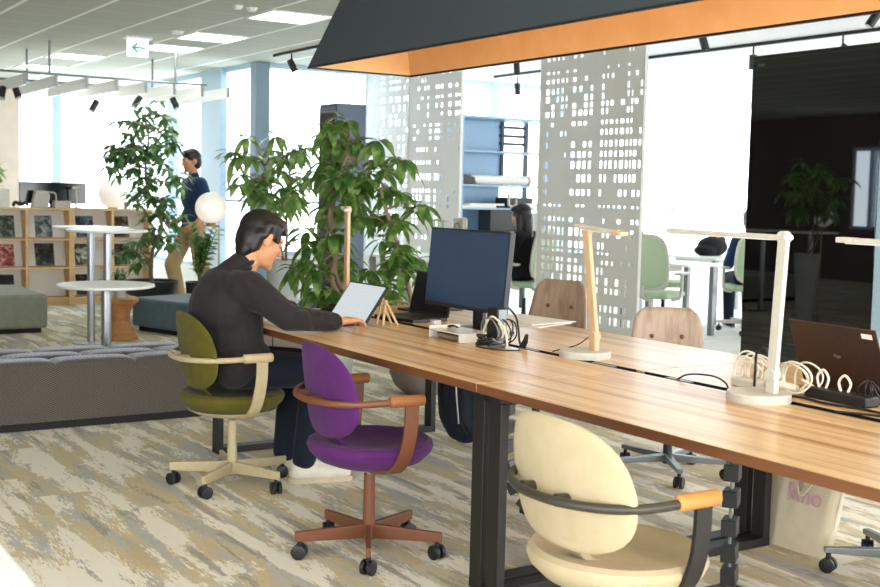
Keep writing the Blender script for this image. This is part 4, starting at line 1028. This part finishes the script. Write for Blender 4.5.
# ---- seated figures in the bright room
def sitter(loc, rz, lab, top, legs, hairlong, s=1.):
    t = empty('person', loc, lab, 'person', rz)
    C = V(.06, 0, 1.13); mh = frame(Vector((1, 0, -.25)), Vector((.2, 0, 1)))
    sk = MB(); head_shapes(sk, C, mh); sk.cap(V(.0, 0, .95), C+Vector((-.02, 0, -.06)), .052, .048); sk.ell(V(0, 0, .78), (.1, .15, .18)).ell(V(0, 0, .56), (.12, .15, .09))
    RA = [V(0, -.16, .92), V(.06, -.22, .68), V(.30, -.12, .71)]; LA = [V(0, .16, .92), V(.06, .22, .68), V(.30, .12, .71)]
    limb(sk, RA, (.045, .038, .026)); limb(sk, LA, (.045, .038, .026))
    hand_shapes(sk, RA[2], RA[2]+Vector((.085, .02, .01)), (0, 0, 1), 1, (12, 22, 18)); hand_shapes(sk, LA[2], LA[2]+Vector((.085, -.02, .01)), (0, 0, 1), -1, (12, 22, 18))
    RL = [V(.02, -.09, .55), V(.42, -.10, .52), V(.38, -.1, .1)]; LL = [V(.02, .09, .55), V(.42, .10, .52), V(.38, .1, .1)]
    limb(sk, RL, (.07, .055, .04)); limb(sk, LL, (.07, .055, .04)); sk.cap(V(.37, -.1, .045), V(.53, -.1, .035), .032, .028); sk.cap(V(.37, .1, .045), V(.53, .1, .035), .032, .028)
    fuse(sk, 'body', M['skin'], t, .006, 4); eyes(t, C, mh)
    h = MB(); h.ell(C + mh @ Vector((-.022, 0, .04)), (.104, .09, .095), mh).ell(C + mh @ Vector((-.05, 0, -.01)), (.07, .085, .095), mh).ell(C + mh @ Vector((.03, 0, .085)), (.07, .08, .04), mh)
    if hairlong:
        h.cap(C+Vector((-.06, 0, -.02)), C+Vector((-.085, 0, -.22)), .075, .055); h.cap(C+Vector((-.02, -.07, .0)), C+Vector((-.03, -.08, -.19)), .04, .03); h.cap(C+Vector((-.02, .07, .0)), C+Vector((-.03, .08, -.19)), .04, .03)
    fuse(h, 'hair', M['hair'], t, .006, 3)
    j = MB(); j.ell(V(0, 0, .78), (.12, .175, .2)).ell(V(0, 0, .58), (.135, .17, .11)).cap(V(0, -.13, .925), V(0, .13, .925), .066); j.cap(V(0, 0, .93), V(0, 0, 1.0), .075, .058); limb(j, RA, (.066, .056, .04)); limb(j, LA, (.066, .056, .04)); fuse(j, 'top', M[top], t, .008, 5)
    p = MB(); limb(p, RL, (.09, .072, .055)); limb(p, LL, (.09, .072, .055)); p.ell(V(0, 0, .555), (.13, .165, .085)); fuse(p, 'trousers', M[legs], t, .008, 5)
    for y in (-.1, .1):
        sh = MB(); sh.cap(V(.36, y, .045), V(.54, y, .038), .04, .034); fuse(sh, 'shoe', M['black'], t, .007, 3)
    return t
t = sitter((7.22, 9.72, 0), R(112), 'person with long dark hair in black seated behind the monitor', 'black_cloth', 'navy_dark', True)
w = MB().tube(cr([(.02, -.10, 1.08), (.03, -.16, .95), (.02, -.20, .82)], 5), .004, 6).build('lanyard', M['tan_pad'], t)
mesh_chair('white office chair under the person in blue behind the booth', (9.25, 8.55, 0), R(60))
sitter((9.25, 8.55, 0), R(60), 'person in blue seated far back, half hidden by black booth', 'navy', 'navy_dark', False)
# ------------------------------------------------------------------ things on and under the tables (top at z .72)
TZ = .72
def text_mesh(name, cv, m, parent):
    o = bpy.data.objects.new('tmp_text', cv); COL.objects.link(o)
    me = bpy.data.meshes.new_from_object(o.evaluated_get(bpy.context.evaluated_depsgraph_get())); me.name = name
    bpy.data.objects.remove(o); bpy.data.curves.remove(cv); me.materials.clear(); me.materials.append(m)
    o = bpy.data.objects.new(name, me); COL.objects.link(o); o.parent = parent; return o
# monitor
t = empty('monitor', (2.96, 4.19, TZ), 'large black computer monitor standing on the table', 'monitor')
mm = Matrix.Translation((.02, .27, .285)) @ Matrix.Rotation(R(5), 4, 'Y')
MB().box((.012, 0, 0), (.028, .645, .365)).xform(mm).build('casing', M['screen_frame'], t, bevel=.004, smooth=False)
MB().box((-.0035, 0, .004), (.003, .625, .338)).xform(mm).build('screen', M['screen_matte'], t, smooth=False)
MB().box((.05, 0, -.02), (.05, .3, .2)).xform(mm).build('back_box', M['screen_frame'], t, bevel=.01)
MB().bx((.07, .2, .01), (.09, .28, .30)).bx((.03, .22, .2), (.09, .26, .26)).build('stand', M['screen_frame'], t, bevel=.004)
MB().prism([(-.06, .1), (.18, .1), (.18, .4), (-.06, .4)], 0, .012).build('stand_base', M['screen_frame'], t, bevel=.004)
tag(t.children[0], None)
# dock / clear organiser under the monitor
t = empty('desk_organiser', (2.80, 4.23, TZ), 'frosted clear organiser tray under the monitor', 'organiser')
MB().bx((-.08, -.12, .034), (.08, .12, .040)).bx((-.08, -.12, 0), (.08, -.114, .034)).bx((-.08, .114, 0), (.08, .12, .052)).bx((.074, -.12, 0), (.08, .12, .034)).build('tray', M['acrylic'], t, bevel=.003)
MB().bx((-.06, -.1, .004), (.06, .09, .024)).build('metal_bar', M['steel'], t, bevel=.004)
t = empty('tablet_stand', (2.90, 4.14, TZ), 'white upright tablet stand beside the monitor stand', 'stand')
MB().bx((-.01, -.02, 0), (.01, .02, .12)).bx((-.06, -.05, 0), (.06, .05, .008)).build('body', M['white_plastic'], t, bevel=.003)
tag(MB().bx((-.02, -.018, 0), (.02, .018, .065)).build('power_adapter', M['white_plastic'], loc=(2.80, 4.42, TZ), bevel=.006), 'small white power adapter left of the clear organiser', 'adapter')
t = empty('dock', (2.82, 3.98, TZ), 'black upright dock wrapped in cables under the monitor', 'dock')
MB().box((0, 0, .08), (.05, .075, .16)).build('body', M['black'], t, bevel=.004)
MB().box((.0, -.04, .08), (.04, .004, .15)).build('side_plate', M['alu'], t)
def cable(lab, pts, r, m, cat='cable', n=8):
    P = [Vector(p) for p in pts]; c = P[0].copy(); 
    o = MB().tube(cr([p-c for p in P], n), r, 8).build('cable', M[m], loc=tuple(c)); return tag(o, lab, cat)
cable('white cable arching over the black dock', [(2.80,4.06,.73),(2.79,4.02,.80),(2.79,3.97,.845),(2.81,3.91,.80),(2.82,3.90,.73)], .0045, 'cable_white')
rnd = random.Random(3)
pts = [(2.78+.035*math.cos(i*1.9)+rnd.uniform(-.01, .01), 3.99+.055*math.sin(i*1.9), .728+.012*(i % 4)) for i in range(18)]
cable('tangled black cable bundle around the dock foot', pts, .0042, 'black')
pts = [(2.79+.03*math.cos(i*2.3), 3.93+.035*math.sin(i*2.3), .727+.010*(i % 4)) for i in range(14)]
cable('coiled grey cable in front of the dock', pts, .005, 'alu')
pts = [(2.85+.05*math.cos(i*2.1), 4.36+.06*math.sin(i*2.1), .729+.02*(i % 3)) for i in range(12)]
cable('dark cables heaped behind the organiser', pts, .004, 'black')
cable('black cable looping onto the tabletop in front of the monitor', [(2.77,4.05,.725),(2.72,3.97,.725),(2.73,3.86,.725),(2.79,3.80,.725),(2.83,3.83,.725)], .003, 'black')
cable('black cable from the monitor back down into the table slot', [(3.01,4.19,.87),(3.0,4.10,.83),(2.96,4.02,.79),(2.91,3.94,.74),(2.893,3.89,.715)], .0045, 'black')
for i, (m_, lab, rr) in enumerate((('alu', 'grey cable loops standing around the black dock', .055), ('cable_white', 'thin white cable coil hooked over the black dock', .042), ('black', 'stiff black cable loops behind the black dock', .05))):
    pts = [(2.80+.02*i+.02*math.sin(k*.7), 3.985-.02*i+rr*1.1*math.cos(k*1.15), .785+rr*math.sin(k*1.15)) for k in range(16)]
    cable(lab, pts, .0032, m_)
tag(MB().tube([(0, 0, 0), (.0, -.02, .025), (0, -.03, .055)], [.014, .012, .007], 10).build('plug', M['black'], loc=(2.895, 3.90, .722)), 'black plug standing in the slot right of monitor', 'plug')
# desk lamps
def desk_lamp(loc, lab, stem_top, arm_a, arm_b, m, so=(.02, -.03), rz=0., base_r=.1):
    t = empty('desk_lamp', loc, lab, 'desk lamp', rz, 'flat-arm desk lamps on the work tables')
    MB().lathe([(0, 0), (base_r, 0), (base_r+.001, .004), (base_r, .024), (base_r-.004, .028), (0, .028)], n=56).build('base', M['white_plastic'], t)
    ox, oy = so
    MB().bx((ox-.012, oy-.018, .026), (ox+.012, oy+.018, .085)).build('lower_post', M[m], t, bevel=.003)
    MB().cyl((ox-.016, oy, .085), (ox+.016, oy, .085), .0195, n=24).build('hinge', M[m], t)
    s = Vector(stem_top)+Vector((ox, oy, 0)); b = Vector((ox, oy, .085)); d = (s-b).normalized()
    MB().tube([b, s], 1, flat=(.036, .018), W=(0, 1, 0)).build('stem', M[m], t, bevel=.003, smooth=False)
    MB().cyl(s-Vector((.013, 0, 0)), s+Vector((.013, 0, 0)), .020, n=24).build('top_hinge', M[m], t)
    a, c = s+Vector(arm_a), s+Vector(arm_b)
    hd = MB().tube([a, c], 1, flat=(.042, .014), W=(1, 0, 0)).build('light_arm', M['white_plastic'] if m != 'white_plastic' else M['white_plastic'], t, bevel=.003, smooth=False)
    MB().tube([a.lerp(c, .12)+Vector((0, 0, -.0085)), a.lerp(c, .95)+Vector((0, 0, -.0085))], 1, flat=(.03, .004), W=(1, 0, 0)).build('light_strip', M['paper'], hd, smooth=False)
    e = (c-a).normalized(); MB().tube([c-e*.05, c+e*.003], 1, flat=(.044, .016), W=(1, 0, 0)).build('arm_tip', M[m], hd, bevel=.003, smooth=False)
    return t
desk_lamp((2.955, 3.567, TZ), 'desk lamp with beech stem tilted back, left of centre table slot', (-.01, .055, .49), (0, .06, .022), (.0, -.215, .0), 'lamp_wood')
desk_lamp((2.83, 2.56, TZ), 'white desk lamp with long level arm beside the brown laptop', (0, -.02, .515), (0, -.02, .0), (0, .50, .002), 'white_plastic', (.02, -.035))
desk_lamp((2.9, 5.46, TZ), 'desk lamp with pale beech post behind the tablet', (0, 0, .53), (-.02, -.04, .0), (.20, .42, .005), 'lamp_wood', (0, 0))
desk_lamp((2.84, 1.83, TZ), 'white desk lamp of which only the arm end enters at right', (0, -.02, .515), (0, -.02, .0), (0, .52, .002), 'white_plastic')
cable('thin black cord from the beech lamp foot', [(2.965,3.56,.80),(2.955,3.60,.77),(2.95,3.64,.753),(2.94,3.69,.738),(2.93,3.74,.722)], .0025, 'black')
# man's tablet with stand, paper, pouch
t = empty('tablet', (2.655, 5.01, TZ), 'large tablet showing a white document, leaning on a stand', 'tablet')
mm = Matrix.Translation((.002, 0, .003)) @ Matrix.Rotation(R(-56), 4, 'Y')
mm = Matrix.Rotation(R(35), 4, 'Y')
MB().box((.006, 0, .112), (.010, .375, .224)).xform(mm).build('casing', M['screen_frame'], t, bevel=.003, smooth=False)
sc = MB().box((0, 0, 0), (.35, .198, .001)).build('screen', M['doc_screen'], t, smooth=False)
sc.matrix_local = mm @ Matrix.Translation((-.0003, 0, .116)) @ Matrix(((0, 0, -1, 0), (-1, 0, 0, 0), (0, 1, 0, 0), (0, 0, 0, 1)))
MB().bx((-.13, -.17, .0), (-.003, .17, .008)).build('keyboard', M['black'], t, bevel=.002)
t = empty('tablet_easel', (2.79, 4.84, TZ), 'pale folded wood easel behind the tablet', 'stand')
for s in (-1, 1):
    MB().tube([(-.03, s*.018-.02, .115), (.03, s*.03-.02, .003)], 1, flat=(.010, .008), W=(0, 1, 0)).build('leg', M['light_wood'], t, smooth=False)
    MB().tube([(-.03, s*.018-.02, .115), (-.05, s*.03-.02, .003)], 1, flat=(.010, .008), W=(0, 1, 0)).build('leg', M['light_wood'], t, smooth=False)
MB().bx((-.038, -.045, .110), (-.022, .005, .120)).build('hinge_bar', M['light_wood'], t)
tag(MB().box((0, 0, .0015), (.30, .21, .003)).build('paper_sheet', M['paper'], loc=(2.43, 5.0, TZ), rot=R(12)), 'white sheet under the forearm of the seated man', 'paper')
t = empty('pouch', (2.72, 5.30, TZ), 'small black pouch with white clip beyond the left hand', 'pouch')
fuse(MB().ell((0, 0, .022), (.055, .04, .024)).ell((.03, .02, .03), (.035, .03, .03)), 'body', M['black_cloth'], t, .004, 3)
MB().box((.02, -.045, .02), (.05, .02, .015)).build('clip', M['white_plastic'], t, bevel=.003)
# laptops
def laptop(loc, rz, w, d, ang, lid, lab, sticker=False):
    t = empty('laptop', loc, lab, 'laptop', rz)
    MB().bx((-d, -w/2, 0), (0, w/2, .016)).build('base', M[lid], t, bevel=.003)
    MB().bx((-d+.10, -w/2+.02, .016), (-.03, w/2-.02, .0175)).build('keyboard', M['black'], t, smooth=False)
    m = Matrix.Translation((0, 0, .016)) @ Matrix.Rotation(R(ang), 4, 'Y')
    l = MB().bx((0, -w/2, 0), (.008, w/2, d)).xform(m).build('lid', M[lid], t, bevel=.003)
    MB().bx((-.001, -w/2+.012, .012), (0.0005, w/2-.012, d-.012)).xform(m).build('screen', M['screen_off'], l, smooth=False)
    return t, l, m
# right laptop faces away from the camera (lid seen from behind), user on the far side
t, l, m = laptop((3.22, 2.535, TZ), R(180-4), .37, .232, 22, 'laptop_brown', 'open bronze laptop seen from behind at the right edge')
cv = bpy.data.curves.new('lid_logo', 'FONT'); cv.body = 'Ogn'; cv.size = .017; cv.extrude = .0004; cv.align_x = 'CENTER'; cv.align_y = 'CENTER'
lg = text_mesh('lid_logo', cv, M['steel'], l)
lg.matrix_local = m @ Matrix.Translation((.0086, 0, .12)) @ Matrix(((0, 0, 1, 0), (1, 0, 0, 0), (0, 1, 0, 0), (0, 0, 0, 1)))
MB().bx((.008, .125, .200), (.0088, .168, .217)).xform(m).build('asset_sticker', M['paper'], l, smooth=False)
t, l, m = laptop((3.13, 5.02, TZ), R(8), .31, .22, 14, 'laptop_dark', 'dark laptop standing open left of the big monitor')
tag(MB().box((0, 0, .006), (.30, .20, .012)).build('notebook', M['laptop_dark'], loc=(3.36, 5.36, TZ), bevel=.002, rot=.2), 'flat dark notebook on the table behind the dark laptop', 'notebook')
for i, (x, y, r, lab) in enumerate(((3.47, 4.70, .35, 'white paper sheet lying lowest near the button chair'), (3.55, 4.76, .1, 'white paper sheet on top, near the button chair'))):
    tag(MB().box((0, 0, .001+.003*i), (.30, .42, .003)).build('paper_sheet', M['paper'], loc=(x, y, TZ+.001*i), rot=r), lab, 'paper')
# slot power strips
for y, x, lab in ((3.85, 2.893, 'grey socket strip in the slot beside the monitor plug'), (3.38, 2.893, 'grey socket strip in the slot right of the beech lamp'), (2.98, 2.893, 'grey socket strip in the slot left of the white lamp')):
    tag(MB().box((0, 0, 0), (.024, .12, .008)).build('socket_strip', M['alu'], loc=(x, y, .717), bevel=.002), lab, 'socket strip')
cable('black cord arching out of the slot left of white lamp', [(2.893,2.99,.72),(2.91,2.95,.742),(2.93,2.86,.748),(2.91,2.78,.738),(2.893,2.745,.715)], .0032, 'black')
# white coil of extension cord behind the white lamp
t = empty('extension_cord', (3.02, 2.66, TZ), 'white coiled extension cord behind the white lamp', 'cord')
co = MB(); rnd = random.Random(6)
for k in range(13):
    cy = (-.10, .09, .12, -.07, .14)[k % 5]+rnd.uniform(-.02, .02); rr = rnd.uniform(.035, .055); tw = rnd.uniform(-.5, .5); cx = rnd.uniform(-.03, .04)
    co.tube([(cx+rr*math.sin(a)*tw*.6+.01*math.cos(2*a), cy+rr*1.15*math.cos(a), .008+rr+rr*math.sin(a)) for a in [i*2*PI/24 for i in range(24)]], .0034, 6, closed=True)
co.tube(cr([(.0, -.09, .02), (-.02, .0, .03), (.02, .08, .02)], 6), .014, 8)
co.tube(cr([(.02, -.09, .05), (.04, -.16, .02), (.06, -.24, .012), (.09, -.30, .012)], 6), .005, 8)
co.build('coil', M['cable_white'], t)
MB().box((-.03, .09, .016), (.05, .12, .032)).build('socket_block', M['white_plastic'], t, bevel=.006)
cable('black cable loop standing beside the white lamp stem', [(2.94,2.68,.725),(2.93,2.67,.80),(2.92,2.655,.86),(2.92,2.615,.87),(2.925,2.60,.80),(2.93,2.62,.74)], .0042, 'black')
t = empty('power_hub', (3.05, 2.42, TZ), 'black power strip with white loops in front of the bronze laptop', 'power strip')
MB().box((0, 0, .018), (.07, .24, .034)).build('body', M['black'], t, bevel=.006)
for y, hgt in ((.075, .062), (-.01, .055)):
    MB().tube(cr([(0, y+.012, .03), (0, y+.022, .03+hgt*.6), (0, y, .03+hgt), (0, y-.022, .03+hgt*.6), (0, y-.012, .03)], 7), .0042, 8).build('white_lead', M['cable_white'], t)
for i, y in enumerate((-.06, -.085, -.11)):
    MB().tube(cr([(0, y, .03), (-.01, y-.01, .06), (.01, y-.03+.02*i, .08), (.0, y-.05, .04), (.03, y-.06, .01)], 6), .0028, 6).build('black_lead', M['black'], t)
cable('black flat cable running along the slot before the power strip', [(2.90,2.60,.722),(2.97,2.52,.726),(2.96,2.42,.725),(2.98,2.28,.725),(2.97,2.1,.725)], .004, 'black')
cable('black cable crossing the slot at the right edge', [(2.87,2.30,.725),(2.93,2.2,.725),(2.98,2.05,.725),(3.02,1.9,.725)], .0038, 'black')
# cable spines
def spine(pts, lab):
    P = cr(pts, 10); t = empty('cable_spine', P[-1], lab, 'cable spine', group='black segmented cable spines'); o = P[-1]
    acc = 0; last = P[0]; k = 0
    MB().tube([p-o for p in P], .006, 8).build('cable', M['alu'], t)
    for a, b in zip(P, P[1:]):
        acc += (b-a).length
        if acc > .074:
            acc = 0; d = (b-a).normalized(); q = Vector((0, 0, -1)).rotation_difference(d).to_matrix()
            MB().box(a-o, (.075, .05, .056), M=q @ Matrix.Rotation(R(35), 3, 'Z')).build('segment', M['black'], t, bevel=.003)
    MB().box((0, 0, .014), (.13, .13, .028)).build('foot', M['black'], t, bevel=.006)
spine([(2.9, 2.72, .595), (2.9, 2.72, .45), (2.9, 2.72, .22), (2.91, 2.72, .02)], 'black segmented cable spine hanging beside the tan arm pad')
spine([(2.9, 4.0, .595), (2.9, 4.0, .45), (2.89, 3.99, .25), (2.92, 3.93, .1), (2.97, 3.84, .02)], 'black segmented cable spine behind the cream chair back')
# backpack hung below the table
t = empty('backpack', (3.34, 4.98, .08), 'dark blue backpack hanging below the table by the far leg', 'backpack')
fuse(MB().ell((0, 0, .28), (.08, .13, .27)).ell((-.05, 0, .2), (.07, .11, .19)).ell((0, 0, .08), (.075, .125, .09)), 'body', M['blue_bag'], t, .01, 4)
for s in (-1, 1): MB().tube(cr([(-.06, s*.06, .5), (-.10, s*.07, .36), (-.09, s*.08, .15), (-.05, s*.09, .06)], 6), 1, flat=(.035, .012), W=(0, 1, 0)).build('strap', M['black_cloth'], t)
MB().tube(cr([(-.125, -.11, .5), (-.13, -.115, .3), (-.11, -.115, .12)], 6), .004, 6).build('zip', M['steel'], t)
MB().tube(cr([(0, -.03, .53), (0, -.02, .56), (0, .02, .56), (0, .03, .53)], 6), .008, 8).build('handle', M['black_cloth'], t)
# tote bag
t = empty('tote_bag', (3.64, 3.06, 0), 'natural canvas tote bag with pink lettering under the table', 'tote bag')
mb = MB(); nu, nv = 24, 16; vs = []; fs = []
for j in range(nv+1):
    v = j/nv; w = .19-.015*v; dp = .05*(1-v*.75)
    for i in range(nu):
        a = 2*PI*i/nu; c, s = math.cos(a), math.sin(a); q = (abs(c)**3+abs(s)**3)**(-1/3)
        y = q*c*w; x = q*s*dp; wob = .010*math.sin(9*a+5*v)*(v*(1-v)*4)+.008*math.sin(4*y*20+v*7)*v
        vs.append(Vector((x+wob-.02+.07*v, y*(1+.04*math.sin(v*5))-.055*v+.03, .002+.46*v)))
for j in range(nv):
    for i in range(nu): a = j*nu+i; b = j*nu+(i+1) % nu; fs.append((a, b, b+nu, a+nu))
fs.append(tuple(range(nu))[::-1])
mb.add(vs, fs).build('bag_body', M['tote'], t, solid=.003, angle=80)
for k, (x0, ya, yb, dz) in enumerate(((-.052, .02, -.14, .24), (-.048, .0, -.15, .19))):
    MB().tube(cr([(.012, ya, .46), (-.012, ya, .42), (-.018, ya-.005, .38), (x0, (ya+yb)/2+.02, .46-dz), (-.024, yb, .38), (-.012, yb, .42), (.012, yb, .46)], 7), 1, flat=(.022, .004), W=(.3, 1, .2)).build('handle', M['tote'], t)
cv = bpy.data.curves.new('lettering', 'FONT'); cv.body = 'Kno'; cv.size = .10; cv.extrude = .0005; cv.align_x = 'CENTER'
tx = text_mesh('lettering', cv, M['pink_ink'], t)
tx.matrix_local = Matrix.Translation((-.049, -.06, .19)) @ Matrix.Rotation(R(4), 4, 'Y') @ Matrix(((0, 0, -1, 0), (-1, 0, 0, 0), (0, 1, 0, 0), (0, 0, 0, 1)))
CAM = ((0.844001, -0.535868, 0.022539), (-0.026135, -0.083065, -0.996201), (0.535705, 0.840206, -0.084112))
# ------------------------------------------------------------------ daylight, sun and camera
wd = bpy.data.worlds.new('daylight'); S.world = wd; wd.use_nodes = True
nt = wd.node_tree; bg = nt.nodes['Background']
tc = nt.nodes.new('ShaderNodeTexCoord'); sp = nt.nodes.new('ShaderNodeSeparateXYZ'); rp = nt.nodes.new('ShaderNodeValToRGB')
nt.links.new(tc.outputs['Generated'], sp.inputs[0]); nt.links.new(sp.outputs[2], rp.inputs[0])
rp.color_ramp.elements[0].position = 0.; rp.color_ramp.elements[0].color = (.80, .82, .84, 1)
rp.color_ramp.elements[1].position = .5; rp.color_ramp.elements[1].color = (.93, .97, 1., 1)
nt.links.new(rp.outputs[0], bg.inputs[0]); bg.inputs[1].default_value = 3.5
cam = bpy.data.cameras.new('camera'); co = bpy.data.objects.new('camera', cam); COL.objects.link(co); S.camera = co
cam.sensor_width = 36; cam.lens = 36*1181.27/880; cam.clip_start = .05; cam.clip_end = 100
r, d, w = [Vector(v) for v in CAM]
m = Matrix((r, -d, -w)).transposed().to_4x4(); m.translation = (0, 0, 1.345); co.matrix_world = m
cam.dof.use_dof = True; cam.dof.focus_distance = 4.6; cam.dof.aperture_fstop = 6.3
S.view_settings.view_transform = 'Standard'; S.view_settings.look = 'None'; S.view_settings.gamma = 1; S.view_settings.use_curve_mapping = False
S.view_settings.exposure = 1.27
